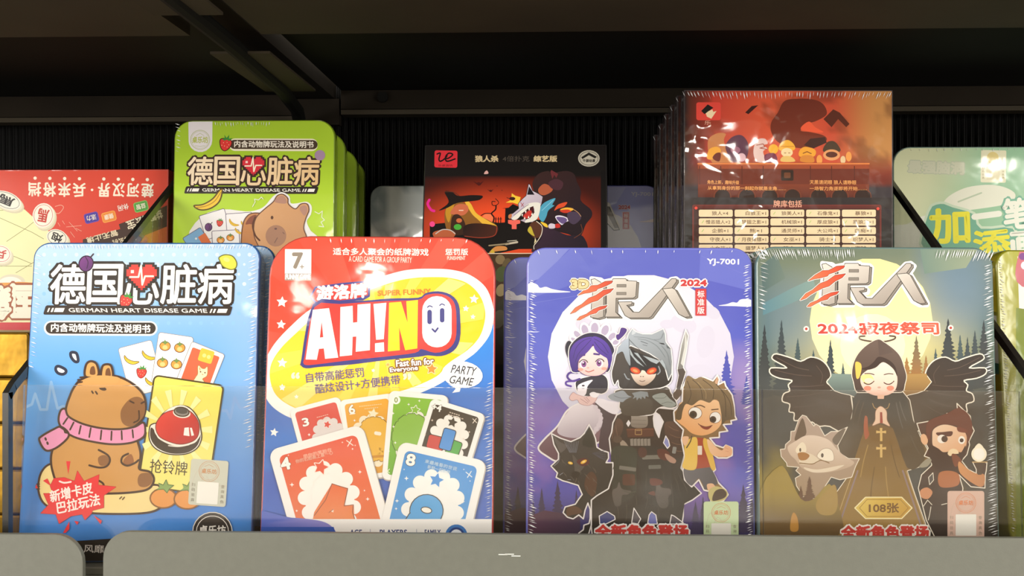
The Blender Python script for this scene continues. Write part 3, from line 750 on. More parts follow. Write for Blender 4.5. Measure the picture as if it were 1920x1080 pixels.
    F.text('“', 258, 955, 46, 34, 'f8eec0', 0, .04); F.text('”', 988, 962, 46, 34, 'f8eec0', 0, .04)
    # speech bubble
    F.poly('f8f7f4', [(1255, 1010), (1320, 1030), (1345, 1005), (1330, 1060), (1282, 1068), (1305, 1040)])
    F.ell('f8f7f4', 1347, 948, 134, 86, 7); F.text('PARTY', 1358, 920, 158, 54, '3a3a42', 7, .01, .2); F.text('GAME', 1342, 988, 152, 52, '3a3a42', 7, .01, .2)
    F.set(480, 720, 3.0)
    F.star('f6f5f2', 102, 272, 25, -80, .48); F.star('f8f4e8', 228, 72, 14); F.star('f8f4e8', 148, 16, 18)
    # cards at the back
    T, cl = num_card(F, 380, 300, 290, 400, -15, 'd8463a', '3', '3'); cl(.12, 0.05, .3, 'ded6d4'); F.star(None or 'd8463a', 402, 228, 22, -75, .5, ol='f0e4e0', w=7); F.text('3', 280, 214, 34, 44, 'fbf6f2', -12, .03, ol=[('8a3028', 2)]); small_text(F, 'f0c0b0', 375, 180, 70, 6, -15, 6, 4); small_text(F, 'f0c0b0', 385, 196, 40, 6, -15, 4, 4); sparkle(F, 300, 285, 10); sparkle(F, 478, 140, 8)
    T, cl = num_card(F, 650, 300, 300, 460, -8, ('eaa830', 'd89a38', (650, 100), (650, 480)), '6', '6'); cl(.02, .06, .36, 'f1e4c8'); F.star('f4e6c8', 660, 168, 30, -80, .5, ol='e8c060', w=7)
    F.text('a', 680, 310, 130, 190, 'e6b23e', 0, .09, ol=[('8a6420', 4)]); F.rr('f4e9d4', 686, 278, 40, 20, 9, 10); F.line('c88a2a', 14, [(650, 410), (720, 405)]); F.text('6', 540, 142, 32, 48, 'fbf6f0', -8, .03, ol=[('8a6428', 2)]); F.line('fbf6f0', 5, [(530, 170), (558, 166)]); small_text(F, 'f0d8a0', 645, 120, 130, 6, -6, 11, 4); small_text(F, 'f0d8a0', 650, 136, 80, 6, -6, 7, 4); sparkle(F, 556, 205, 9)
    T, cl = num_card(F, 895, 300, 330, 500, 5, ('86bc3c', '6fae3c', (880, 60), (860, 520)), '0', '0'); cl(.0, .02, .33, 'ece9dc'); F.star('86bc3c', 897, 146, 26, -80, .5, ol='eef0e0', w=7)
    F.ell('fbf8f2', 789, 90, 24, 24); F.text('0', 789, 90, 18, 28, '8aa05a', 0, .03); F.text('e', 872, 290, 140, 180, '8abb4a', 14, .11, ol=[('4a6a28', 4)])
    for (x, y) in ((772, 165), (748, 378), (785, 330), (860, 115), (920, 95), (775, 240)): sparkle(F, x, y, 9)
    F.line('eef4e0', 4, [(730, 480), (752, 500)]); F.line('eef4e0', 4, [(752, 478), (730, 502)])
    T, cl = num_card(F, 1078, 326, 316, 420, 17, '3d342c', '+4', '+4'); cl(.0, -.04, .32, 'f2efe8')
    F.star('3d342c', 1106, 216, 30, -75, .5, ol='f2efe8', w=5); F.text('+4', 1018, 132, 52, 38, 'fbf6f0', 15, .03, ol=[('1a1612', 2)])
    F.rr('c8403a', 1012, 330, 96, 78, 14, 14, ol='2a2018', w=4); F.rr('52a84a', 1112, 362, 76, 90, 12, 20, ol='2a2018', w=4); F.rr('4a90d8', 1078, 312, 70, 120, 12, 16, ol='2a2018', w=4)
    for i in (0, 1): small_text(F, 'c8b8a8', 1118+i*6, 168+i*16, 64+i*30, 8, 17, 5+i, 6)
    for (x, y) in ((992, 204), (952, 286), (1168, 308), (1200, 270)): sparkle(F, x, y, 8, 'e8d8c8')
    F.line('e8dccc', 4, [(1220, 196), (1242, 218)]); F.line('e8dccc', 4, [(1240, 194), (1220, 220)])
    # two big front cards
    T, cl = num_card(F, 449, 704, 548, 840, -15.8, ('e0503c', 'e8824a', (350, 300), (430, 760)), '4', '4')
    cl(-.03, -.12, .28, 'f8f4ee'); F.star('e0553c', 368, 468, 42, -75, .5, ol='f6e6da', w=9)
    F.text('4', 168, 448, 50, 64, 'fdf8f2', -13, .04, ol=[('8a4030', 3)])
    F.poly(('e26a3c', 'e88a4c', (440, 560), (440, 800)), [(430, 560), (520, 585), (498, 680), (552, 682), (555, 760), (560, 900), (450, 900), (440, 850), (310, 830), (330, 720)]); F.line('8a4a34', 4, [(330, 740), (395, 650), (430, 560), (518, 588), (498, 685), (550, 678), (545, 720), (558, 760)])
    F.poly('f4d8c4', [(425, 715), (440, 702), (438, 722)]); F.line('8a4a34', 3, [(412, 722), (438, 704)])
    for i, (x, y, wd) in enumerate(((348, 388, 165), (330, 410, 215))): F.text('用你的笑脸在' if i == 0 else '你的右脸画上喜～心', x, y, wd, 22, 'f4c0a8', -14, .01)
    for (x, y, r_) in ((205, 566, 14), (586, 494, 12), (630, 646, 12), (612, 598, 7), (232, 712, 9), (545, 365, 7), (560, 345, 5), (488, 328, 6), (185, 400, 5)): sparkle(F, x, y, r_)
    F.line('f8e4d8', 5, [(512, 318), (548, 345)]); F.line('f8e4d8', 5, [(540, 312), (518, 350)])
    T, cl = num_card(F, 964, 767, 500, 800, 13.2, ('3a8ed8', '64a8e0', (1000, 380), (900, 760)), '8', '8')
    cl(.03, -.16, .31, 'f4f4f0'); F.star('3a8ed8', 1016, 540, 42, -75, .5, ol='f0f4f4', w=9)
    F.text('8', 872, 426, 46, 62, 'fdf8f2', 10, .04, ol=[('3a4a60', 3)])
    F.ell('58a6e0', 960, 712, 94, 92, -20, ol='4a4a4c', w=5); F.sm('58a6e0', [(890, 720), (850, 750), (830, 800), (860, 900), (1000, 900), (1060, 800), (1030, 760)], '4a4a4c', 5); F.ell('58a6e0', 960, 712, 90, 88); F.ell('f4f0e4', 960, 708, 30, 17, 12, ol='4a4a4c', w=5)
    for i, (x, y, wd) in enumerate(((1042, 455, 185), (1030, 480, 130))): F.text('来最难看的世说' if i == 0 else '新鲜一起新鲜', x, y, wd, 22, 'c0dcf0', 14, .01)
    for (x, y, r_) in ((848, 530, 14), (795, 656, 12), (1165, 660, 12), (1108, 575, 7), (790, 700, 9), (1205, 545, 5), (1170, 480, 5), (835, 480, 5)): sparkle(F, x, y, r_)
    F.line('e4f0f8', 5, [(1182, 495), (1215, 522)]); F.line('e4f0f8', 5, [(1212, 490), (1190, 525)])
    # foot band
    F.poly('f4f2ee', [(-20, 758), (1400, 758), (1400, 1300), (-20, 1300)])
    F.sm(('8a86cc', '4f66c0', (300, 770), (200, 800)), [(-60, 740), (200, 750), (330, 762), (400, 780), (440, 812), (455, 850), (460, 1000), (300, 1200), (-60, 1200)]); F.poly('2f55b0', [(0, 802), (440, 802), (455, 850), (460, 1000), (0, 1000)])
    for t, x, wd in (('AGE', 565, 66), ('PLAYERS', 775, 152), ('FAMILY', 995, 88)): F.text(t, x, 834, wd, 32, '3a4a80', 0, .03)
    F.line('8a92b0', 3, [(645, 815), (645, 860)]); F.line('8a92b0', 3, [(905, 815), (905, 860)])
    F.ell('3a78c0', 1128, 850, 62); F.ell('1f3f80', 1128, 850, 46); F.ell('e8eef4', 1128, 850, 34)
def _in(p, x, y):
    c = False
    for i in range(len(p)):
        (x0, y0), (x1, y1) = p[i-1], p[i]
        if (y0 > y) != (y1 > y) and x < (x1-x0)*(y-y0)/(y1-y0)+x0: c = not c
    return c
# ---------------------------------------------------------------- artwork: violet and forest tins
def fir(F, x, y, h, wd, c, seed=0, tiers=13):
    """fir silhouette, x,y = tip"""
    rnd = random.Random(seed+int(x)); L, Rr = [], []
    for i in range(tiers):
        t = (i+1)/tiers; hw = wd/2*t**.9*(.8+.4*rnd.random()); yy = y+h*t*.96
        L.append((x-hw*(.45+.25*rnd.random()), yy-h/tiers*.35)); L.append((x-hw*(.8+.35*rnd.random()), yy+h/tiers*.15)); Rr.append((x+hw*(.45+.25*rnd.random()), yy-h/tiers*.35)); Rr.append((x+hw*(.8+.35*rnd.random()), yy+h/tiers*.15))
    F.poly(c, [(x, y)]+Rr+[(x, y+h)]+L[::-1])
def logo(F, x0, y0, s, rim='f6f4f2', rw=26, g1='e0dad2', g2='a59c94', side='8d867e', dk='322d2a'):
    """the faceted metal 狼人 lettering with red claw marks; coordinates as on the 3.6x crop with the top left at x0,y0"""
    T = lambda pts: [(x0+a*s, y0+b*s) for a, b in pts]
    A1 = T([(607, 330), (672, 338), (690, 352), (750, 340), (756, 330), (850, 330), (856, 340), (915, 345), (930, 360), (918, 460), (880, 482), (905, 510), (900, 525), (845, 528), (895, 560), (925, 560), (1145, 335), (1180, 330), (1205, 350), (1190, 378), (1110, 470), (1030, 590), (1010, 605), (860, 605), (830, 588), (780, 500), (762, 498), (760, 570), (808, 588), (806, 604), (690, 606), (650, 596), (608, 600), (596, 585), (600, 500), (612, 420), (625, 385), (607, 345)])
    B1 = T([(1085, 400), (1155, 392), (1180, 402), (1290, 590), (1285, 604), (1235, 604), (1190, 580)])
    F.line(rim, rw*s, A1, True); F.line(rim, rw*s, B1, True); F.poly(rim, A1); F.poly(rim, B1)
    k1, k2 = T([(900, 340)]), T([(900, 600)])
    # left radical and right part, sides first
    sh = [(14, 8)]
    def block(pts, holes=()):
        p2 = [(a+14, b+8) for a, b in pts]
        F.line(dk, 8*s, T(p2), True); F.poly(side, T(p2)); F.line(dk, 8*s, T(pts), True)
        F.poly((g1, g2, (x0+pts[0][0]*s, y0+335*s), (x0+pts[0][0]*s+150*s, y0+600*s)), T(pts), holes=[T(h) for h in holes])
    block([(607, 340), (630, 335), (690, 372), (688, 590), (650, 600), (604, 592), (612, 480), (622, 400)])
    block([(712, 348), (750, 345), (756, 335), (838, 335), (845, 348), (912, 352), (905, 452), (890, 462), (772, 464), (770, 560), (800, 590), (700, 590), (710, 560)], holes=([(780, 372), (842, 372), (842, 390), (780, 390)], [(778, 425), (842, 425), (842, 442), (778, 442)]))
    block([(790, 492), (880, 490), (878, 505), (842, 512), (886, 560), (930, 562), (1150, 335), (1178, 335), (1180, 352), (1010, 588), (995, 596), (862, 596), (835, 580)])
    block([(1090, 404), (1152, 398), (1172, 408), (1272, 588), (1240, 592), (1200, 572)])
    F.line('5a544e', 3*s, T([(780, 372), (842, 372), (842, 390), (780, 390)]), True); F.line('5a544e', 3*s, T([(778, 425), (842, 425), (842, 442), (778, 442)]), True)
    for p in ([(518, 445), (560, 410), (610, 380), (650, 378), (700, 352), (752, 348), (745, 362), (700, 385), (650, 402), (640, 415), (590, 428), (560, 432)],
              [(466, 570), (500, 530), (545, 505), (590, 465), (640, 445), (690, 410), (757, 400), (735, 425), (690, 448), (650, 480), (610, 492), (570, 512), (530, 535), (500, 558)],
              [(510, 612), (530, 590), (575, 572), (620, 540), (665, 522), (715, 514), (700, 532), (655, 548), (640, 565), (600, 575), (570, 590), (530, 612)]):
        q = T(p); F.line(rim, 12*s, q, True); F.line('5a2a22', 5*s, q, True); F.poly(('f07a52', 'c8442c', q[0], q[6]), q)
def art_tin3(F):
    F.g = .80
    def f(a, b):
        c = mixc(hx('5a62c4'), hx('4c56bc'), nz(a*2, b*2)) if b < .25 else mixc(hx('525cc2'), hx('5a58b4'), sst(.25, .55, b))
        if b > .4:
            m = nz(a*3+1, b*4); c = mixc(c, hx('8a6ab8'), sst(.42, .62, m)*.85*sst(.4, .55, b)); c = mixc(c, hx('6c76d8'), sst(.55, .75, nz(a*4+7, b*3))*.5)
        if b > .74: c = mixc(c, hx('2e2850'), .9*sst(.74, .9, b))
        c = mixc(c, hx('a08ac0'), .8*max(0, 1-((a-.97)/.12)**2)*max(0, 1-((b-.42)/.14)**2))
        return c
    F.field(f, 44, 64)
    F.set(940, 430, 3.6)
    F.poly(('8a94d8', '6a74c8', (0, 200), (600, 300)), [(470, 120), (270, 330), (180, 360), (180, 120)])
    F.poly(('6a74cc', '5660c0', (300, 120), (640, 320)), [(500, 120), (640, 318), (400, 400), (180, 470), (180, 400), (470, 130)])
    F.poly('5862c2', [(500, 125), (640, 318), (860, 300), (1340, 330), (1345, 120)])
    F.poly('6670cc', [(1345, 120), (1335, 330), (1700, 420), (1700, 120)])
    F.line('6a72c8', 3, [(200, 500), (560, 440)]); F.line('7078d0', 3, [(1350, 180), (1700, 330)])
    # moon
    F.ell(('e6e4ee', 'cfcce4', (700, 350), (1100, 1200)), 942, 860, 628, 556)
    for (x, y, a, b, r_) in ((1230, 640, 90, 60, 20), (1380, 760, 60, 110, 10), (1420, 560, 60, 40, 30), (560, 640, 60, 40, 0), (1340, 980, 90, 70, 0), (1120, 640, 50, 30, 0), (480, 980, 50, 90, 10)): F.ell('d3d0e4', x, y, a, b, r_)
    # clouds
    F.poly('eff0f8', crom([(176, 420), (182, 372), (205, 360), (240, 372), (262, 395), (300, 388), (340, 402), (390, 412), (468, 422), (400, 427), (250, 428)]))
    F.poly('eff0f8', crom([(1466, 515), (1520, 505), (1560, 492), (1590, 495), (1612, 475), (1650, 470), (1690, 480), (1692, 520), (1560, 518)]))
    F.poly('c8ccea', [(176, 688), (262, 690), (240, 695), (176, 695)])
    fir(F, 1520, 815, 330, 130, '4a50b0', 3); fir(F, 1655, 985, 200, 90, '4a50a8', 4)
    F.text('YJ-7001', 1496, 223, 214, 46, 'f6f5f8', 1, .03)
    logo(F, 0, 0, 1)
    F.text('3D', 530, 370, 110, 52, 'e4cf9a', 0, .07, ol=[('f8f2e4', 12), ('8a7440', 5)])
    F.text('2024', 1298, 362, 172, 38, 'c8363a', 0, .06, ol=[('f4eef0', 9)])
    F.rr('c8363c', 1346, 492, 74, 182, 2); 
    for i, ch in enumerate('标准版'): F.text(ch, 1346, 437+i*55, 46, 46, 'f8f0ee', 0, .02)
    WH = 'f2ecea'
    # low band: purple mist, firs and the dark ground
    F.set(940, 700, 2.843)
    for (x, y, h, wd) in ((215, 610, 240, 80), (300, 570, 300, 100), (400, 620, 240, 70), (170, 680, 200, 60), (1290, 590, 260, 100), (1035, 680, 200, 80), (1335, 650, 200, 70), (1075, 655, 200, 60)): fir(F, x, y, h, wd, '3c3458', 5)
    F.poly(('5a3850', '3a2c48', (150, 750), (420, 860)), [(130, 770), (230, 730), (420, 760), (420, 900), (130, 900)])
    # white sticker edge under the whole group
    g = [(345, 330), (300, 300), (330, 240), (380, 180), (400, 90), (560, 60), (560, 120), (620, 190), (600, 300), (590, 470), (500, 400)]
    # maid: dress and arms
    F.shp(('8a6a74', '6a4c58', (300, 250), (260, 420)), crom([(350, 200), (300, 280), (230, 350), (197, 400), (240, 440), (310, 470), (400, 420), (560, 350), (600, 330), (615, 215), (560, 150), (510, 150), (420, 160)]), WH, 9)
    F.poly('4a3a44', crom([(500, 160), (560, 190), (605, 220), (595, 320), (575, 430), (560, 450), (520, 400), (530, 260)]))
    F.sm(('e9dfe6', 'b9adb9', (380, 180), (420, 340)), [(385, 175), (350, 210), (315, 260), (298, 310), (330, 335), (400, 345), (470, 330), (515, 310), (538, 270), (528, 220), (505, 175), (450, 160)])
    for i in range(8): F.ell('d8ccd6', 502+28*math.sin(i*.5), 182+i*19, 13)
    F.set(1020, 590, 5.142)
    # maid bodice, arms
    F.sm('efe9f2', [(480, 820), (560, 810), (620, 830), (730, 850), (740, 900), (680, 960), (560, 900)])
    F.sm('2c2834', [(300, 660), (340, 620), (400, 600), (540, 575), (590, 590), (618, 640), (612, 730), (560, 765), (500, 760), (430, 790), (330, 760)], WH, 10)
    F.sm('efe6ee', [(330, 680), (400, 645), (470, 630), (420, 690), (400, 770), (330, 790), (322, 730)])
    F.ell('2a2430', 378, 684, 14, 8)
    F.sm('e8c4c0', [(245, 800), (280, 750), (320, 770), (400, 790), (470, 780), (512, 790), (490, 840), (430, 876), (350, 860), (320, 820), (270, 830)], 'b89098', 4)
    for (a, b) in (((385, 800), (430, 845)), ((405, 795), (440, 835)), ((350, 810), (420, 855))): F.line('a87c84', 4, [a, b])
    F.sm('f3eef4', [(440, 760), (480, 745), (530, 770), (500, 800), (455, 790)])
    # curls
    F.line('4c2f86', 20, [(320, 560), (250, 560), (225, 600), (270, 640), (345, 620)], sm=True); F.line('5a3a98', 18, [(300, 640), (220, 645), (215, 675), (260, 690)], sm=True)
    # maid headdress and hair
    for (x, y, a, b, r_) in ((325, 195, 34, 60, -38), (395, 145, 40, 62, -18), (488, 128, 44, 62, 2), (588, 148, 42, 60, 22), (655, 208, 36, 52, 42), (690, 262, 30, 40, 60), (290, 240, 24, 44, -55)):
        F.ell('f6f2f4', x, y, a+10, b+10, r_); F.ell('b4a8c4', x, y+4, a-8, b-8, r_)
    F.sm('1f1b2c', [(255, 260), (225, 260), (205, 310), (215, 380), (250, 445), (290, 440), (300, 330)])
    F.sm('241c40', [(250, 300), (330, 215), (440, 172), (560, 190), (640, 260), (680, 340), (660, 400), (640, 520), (600, 560), (560, 520), (300, 560), (255, 500), (235, 400)], WH, 8)
    F.sm(('b98fa8', '5a3f78', (480, 110), (300, 560)), [(470, 300), (400, 370), (340, 420), (325, 500), (350, 560), (420, 590), (520, 590), (590, 560), (620, 500), (610, 420), (560, 340)])
    F.sm(('f4dcd8', 'efc0bc', (470, 330), (470, 580)), [(470, 305), (400, 380), (345, 430), (330, 500), (345, 545), (400, 580), (470, 590), (540, 580), (595, 540), (618, 480), (610, 420), (560, 350), (510, 310)])
    hair = ('5a3aa8', '3a2274', (400, 200), (300, 560))
    F.sm(hair, [(470, 215), (380, 225), (300, 270), (255, 340), (245, 430), (262, 520), (300, 555), (330, 545), (320, 470), (345, 425), (420, 360), (465, 300), (475, 250)])
    F.sm(('5a3aa8', '42288a', (480, 220), (650, 460)), [(470, 215), (540, 225), (610, 280), (650, 360), (655, 430), (625, 520), (610, 430), (570, 400), (510, 360), (480, 310)])
    for p in ([(460, 225), (380, 250), (310, 320), (280, 420)], [(455, 240), (400, 300), (330, 380), (300, 460)], [(480, 230), (560, 280), (620, 370)], [(485, 260), (540, 330), (610, 390)]): F.line('33206a', 5, p, sm=True, cap=False)
    F.line('4a2f80', 18, [(345, 396), (390, 388)]); F.line('4a2f80', 18, [(482, 378), (530, 384)])
    for (x, y, q) in ((378, 478, 1), (535, 470, -1)):
        F.ell('faf2f4', x, y, 34, 38); F.ell('8a4f8c', x+6*q, y-2, 25, 32); F.ell('3a1c48', x+6*q, y-6, 12, 16); F.ell('f8e8f4', x-2, y-16, 8); F.line('2c1830', 8, [(x-38, y-18), (x-10, y-42), (x+25, y-38), (x+42, y-18)], sm=True)
    F.ell('f0a090', 352, 528, 26, 14); F.ell('f0a090', 580, 520, 26, 14); F.ell('eeaaa0', 424, 512, 9, 7)
    F.line('b0584c', 7, [(400, 540), (430, 552), (480, 534)], sm=True)
    F.sm('4a2a80', [(740, 125), (790, 130), (800, 160), (760, 215), (712, 250), (690, 220), (695, 190), (720, 180)], WH, 8)
    # hero
    F.set(1000, 780, 4.697)
    body = [(735, -10), (700, 60), (690, 140), (668, 200), (680, 300), (700, 420), (640, 460), (660, 560), (520, 640), (500, 900), (520, 1060), (1000, 1060), (1300, 1000), (1320, 880), (1320, 780), (1400, 740), (1480, 680), (1400, 600), (1300, 460), (1330, 340), (1300, 240), (1320, 120), (1290, 60), (1245, 30), (1240, -60), (900, -90)]
    F.shp(('3a302c', '241f1e', (900, 100), (900, 900)), body, WH, 11)
    F.sm(('a8a096', '857a70', (900, -60), (900, 90)), [(870, -60), (990, -60), (1005, 0), (995, 95), (870, 95), (862, 20)])
    for y in (-10, 35, 70): F.line('6a625a', 3, [(866, y), (995, y+4)])
    F.poly(('5c4238', '3a2c28', (760, 60), (700, 300)), crom([(740, 20), (790, 60), (775, 160), (700, 240), (690, 190), (705, 110)])); F.poly(('5c4238', '3c2e2a', (1250, 60), (1280, 330)), crom([(1160, 60), (1240, 50), (1305, 90), (1310, 200), (1320, 330), (1290, 370), (1215, 350), (1190, 240), (1160, 160)]))
    F.poly('5a3428', [(820, 110), (1060, 105), (1060, 185), (830, 195)]); F.line('7a4c38', 6, [(822, 120), (1058, 115)]); F.rr(None, 925, 140, 56, 48, 5, ol='b08a5a', w=6); F.line('2a1a18', 5, [(830, 190), (1058, 182)])
    F.sm('a09080', [(765, 215), (800, 220), (835, 265), (845, 300), (800, 290), (770, 265)]); F.ell('57463c', 742, 205, 40, 32)
    for x in (865, 895, 925, 955, 985, 1015): F.poly('8d857c', [(x-13, 202), (x+13, 198), (x+16, 262), (x-10, 262)])
    F.poly(('3a3e36', '33302c', (700, 420), (700, 760)), crom([(700, 280), (900, 290), (905, 480), (900, 680), (790, 760), (700, 740), (690, 500)])); F.poly(('343230', '2a2624', (1000, 300), (1100, 800)), crom([(925, 290), (1180, 300), (1220, 520), (1210, 760), (1040, 780), (960, 600)]))
    F.rr('77746c', 830, 462, 150, 34, 8, 8); F.rr('77746c', 1038, 362, 160, 36, 8, -2); F.rr('6a6a64', 1068, 448, 110, 34, 8, -2)
    F.rr('5a3a30', 840, 560, 110, 100, 20); F.ell('503430', 960, 320, 40, 46); F.sm('5c2e28', [(1090, 300), (1150, 290), (1200, 330), (1180, 390), (1110, 370)])
    F.sm('b08a78', [(1165, 330), (1250, 380), (1245, 415), (1200, 405), (1165, 365)])
    F.sm(('6a625e', '4a4440', (750, 580), (780, 800)), [(755, 580), (780, 640), (860, 660), (830, 690), (780, 700), (770, 780), (720, 790), (695, 700), (700, 650), (735, 630)]); F.sm(('6a625e', '4a4440', (1100, 570), (1150, 800)), [(1090, 570), (1130, 630), (1200, 640), (1230, 690), (1190, 700), (1180, 800), (1110, 800), (1075, 700), (1080, 640)])
    F.line('4c5046', 5, [(790, 655), (850, 675), (905, 660)], sm=True); F.sm('6a4038', [(1010, 680), (1060, 660), (1070, 700)]); F.sm('6a3c36', [(1030, 550), (1120, 560), (1130, 600), (1040, 610)])
    F.poly(('2c2622', '1a1816', (1200, 420), (1400, 700)), [(1230, 420), (1300, 470), (1400, 600), (1470, 680), (1330, 770), (1300, 960), (1200, 860), (1220, 600)])
    for h_, cc in (([(838, 40), (852, 62), (836, 90), (822, 66)], 'e9e4ee'), ([(1065, -40), (1110, -10), (1145, 50), (1120, 120), (1105, 190), (1085, 150), (1062, 90), (1055, 20)], 'f0ecf2'), ([(1165, 175), (1190, 215), (1200, 262), (1180, 285), (1145, 235)], '8f94cc'), ([(885, 810), (945, 905), (920, 950), (865, 940)], '4a4450'), ([(1040, 842), (1078, 870), (1092, 950), (1005, 950), (1018, 870)], '6a70b8'), ([(585, 950), (580, 880), (650, 840), (715, 880), (720, 910), (640, 950)], '34407c'), ([(1215, 870), (1240, 880), (1320, 940), (1270, 950), (1200, 950)], '4a4450')): F.shp(cc, h_, WH, 8)
    # wolf
    wolf = [(490, 75), (520, 130), (548, 200), (560, 275), (600, 300), (660, 320), (662, 370), (640, 410), (700, 410), (700, 520), (660, 640), (560, 700), (510, 740), (510, 960), (480, 1060), (400, 1060), (400, 1030), (440, 1000), (445, 960), (490, 945), (500, 900), (500, 820), (480, 765), (455, 830), (440, 905), (400, 870), (350, 905), (300, 890), (262, 850), (280, 800), (370, 775), (400, 730), (430, 690), (395, 610), (330, 590), (300, 580), (260, 570), (200, 540), (212, 500), (155, 440), (220, 380), (222, 330), (180, 250), (160, 155), (240, 195), (330, 225), (410, 190), (450, 150)]
    F.shp(('4a4542', '2c2a28', (400, 100), (450, 700)), wolf, WH, 11)
    F.poly('5e5856', crom([(180, 180), (235, 230), (300, 260), (250, 320), (225, 300)])); F.poly('2f302c', crom([(485, 110), (525, 190), (530, 270), (470, 270), (430, 240)]))
    for i in range(9): F.line('7a7c86', 4, [(270+i*16, 230-abs(i-4)*3), (320+i*7, 320)])
    for i in range(6): F.line('55566a', 4, [(520+i*12, 330+i*7), (640, 300+i*18)])
    F.poly('57524e', crom([(345, 340), (360, 440), (370, 500), (420, 480), (450, 430), (400, 400)])); F.sm('5a2c2c', [(380, 400), (430, 370), (480, 380), (490, 420), (430, 440)])
    F.ell('efb93c', 326, 413, 22, 12, 15); F.ell('f3b844', 443, 402, 30, 14, -28); F.ell('fbe9a0', 326, 413, 10, 6, 15); F.ell('fbe9a0', 443, 402, 14, 6, -28)
    F.sm('2a2624', [(335, 500), (370, 485), (405, 500), (395, 540), (350, 545)]); F.line('6a5a54', 4, [(380, 545), (372, 580), (350, 590)])
    F.sm('54392c', [(470, 520), (520, 490), (560, 560), (540, 690), (500, 700), (450, 620)]); F.sm('5c3f30', [(290, 830), (320, 795), (390, 800), (430, 840), (400, 860), (340, 870), (300, 880)])
    for i in range(26):
        a = 2.4*i; x, y = 250+(i*67 % 330), 380+(i*41 % 300)
        if _in(wolf, x, y) and _in(wolf, x+22, y+30) and not (300 < x < 470 and y < 440): F.line('5f5a58' if i % 2 else '6e6258', 3.5, [(x, y), (x+8+(i % 3)*5, y+16), (x+12+(i % 4)*6, y+36)], sm=True, cap=False)
    for p in ([(455, 150), (480, 110), (492, 90)], [(175, 185), (165, 165)], [(232, 350), (222, 400), (180, 440)], [(260, 500), (230, 520)], [(330, 560), (300, 560)]): F.line('8a8c98', 5, p, sm=True, cap=False)
    for (x0_, y0_, x1_, y1_) in ((720, 330, 700, 470), (760, 300, 750, 440), (860, 500, 850, 560), (990, 470, 985, 620), (1130, 480, 1150, 560), (1240, 520, 1290, 700), (1270, 500, 1360, 680), (1210, 600, 1230, 800), (740, 800, 745, 900), (820, 780, 812, 930), (1100, 800, 1090, 930), (1000, 700, 985, 820), (900, 700, 905, 800)): F.line('4a443e', 5, [(x0_, y0_), ((x0_+x1_)/2+8, (y0_+y1_)/2), (x1_, y1_)], sm=True, cap=False)
    for (x0_, y0_, x1_, y1_) in ((705, 120, 690, 200), (725, 80, 740, 170), (1190, 90, 1280, 130), (1200, 160, 1300, 190), (1215, 230, 1310, 250), (1225, 290, 1310, 310)): F.line('7a5a4a', 5, [(x0_, y0_), ((x0_+x1_)/2, (y0_+y1_)/2+8), (x1_, y1_)], sm=True, cap=False)
    F.rr('8a8a86', 1240, 300, 34, 60, 8, 10); F.line('c0a070', 4, [(905, 128), (945, 128)])
    # hero head and shoulders
    F.set(1140, 600, 5.4)
    F.shp(('5a544e', '3c3632', (100, 700), (700, 850)), crom([(0, 770), (60, 745), (120, 700), (560, 670), (640, 740), (700, 860), (640, 890), (560, 880), (500, 900), (440, 960), (240, 960), (120, 900), (110, 820), (20, 800)]), WH, 10)
    F.sm('99a2ac', [(0, 770), (60, 740), (150, 715), (200, 760), (250, 790), (160, 830), (60, 815), (20, 800)]); F.line('5a6068', 4, [(60, 765), (130, 790), (240, 780)], sm=True)
    F.sm('98a09c', [(445, 775), (500, 745), (570, 740), (620, 790), (690, 850), (640, 885), (560, 870), (500, 830)], '3f4442', 4); F.line('5a605c', 4, [(470, 790), (560, 790), (590, 770)], sm=True); F.line('5a605c', 4, [(540, 850), (600, 830), (650, 840)], sm=True)
    F.poly(('57524c', '4c453e', (300, 800), (300, 960)), crom([(140, 850), (240, 780), (420, 800), (450, 870), (400, 960), (160, 960)]))
    F.poly('8b949a', [(240, 740), (265, 770), (250, 800), (285, 780), (290, 815), (315, 785), (335, 805), (345, 775), (375, 800), (380, 770), (410, 780), (400, 730), (330, 720)])
    F.shp(('4a423c', '2a2422', (60, 350), (300, 700)), crom([(85, 340), (60, 430), (35, 520), (40, 600), (68, 662), (100, 610), (120, 690), (240, 700), (430, 700), (560, 680), (640, 620), (650, 500), (640, 380), (600, 280), (400, 200), (160, 260)], n=3), WH, 10)
    F.shp(('a6b0ba', '74797c', (300, 120), (600, 600)), [(245, 85), (285, 120), (350, 140), (440, 142), (500, 115), (558, 88), (580, 140), (585, 220), (636, 290), (640, 320), (650, 420), (645, 540), (610, 610), (580, 500), (540, 420), (480, 380), (420, 340), (330, 300), (230, 260), (160, 290), (80, 345), (100, 270), (190, 190), (205, 140)], WH, 9)
    F.sm(('f0dccc', 'a89280', (340, 520), (340, 660)), [(230, 500), (245, 580), (290, 640), (345, 665), (400, 650), (460, 600), (488, 540), (490, 480), (360, 500)])
    F.sm('1f1b1e', [(215, 300), (300, 330), (430, 380), (510, 430), (505, 500), (480, 545), (400, 545), (370, 515), (340, 510), (320, 540), (250, 545), (215, 500)])
    for (x, y, q) in ((275, 512, 22), (440, 516, -22)): F.ell('a82c14', x, y, 55, 33, q); F.ell('ee5a24', x, y, 46, 24, q); F.ell('fb9a5a', x, y+2, 26, 12, q)
    F.poly(('b0bccc', '8c969e', (180, 200), (200, 440)), crom([(215, 190), (215, 300), (225, 460), (180, 400), (145, 320), (85, 345), (120, 260), (160, 210)]))
    for p in ([(215, 280), (260, 370), (365, 475), (290, 430), (225, 350)], [(260, 330), (330, 400), (390, 465), (330, 380), (300, 335)], [(350, 360), (430, 420), (490, 445), (525, 415), (440, 385)], [(520, 420), (585, 510), (575, 440), (545, 400)]): F.poly('a4aeb4', p)
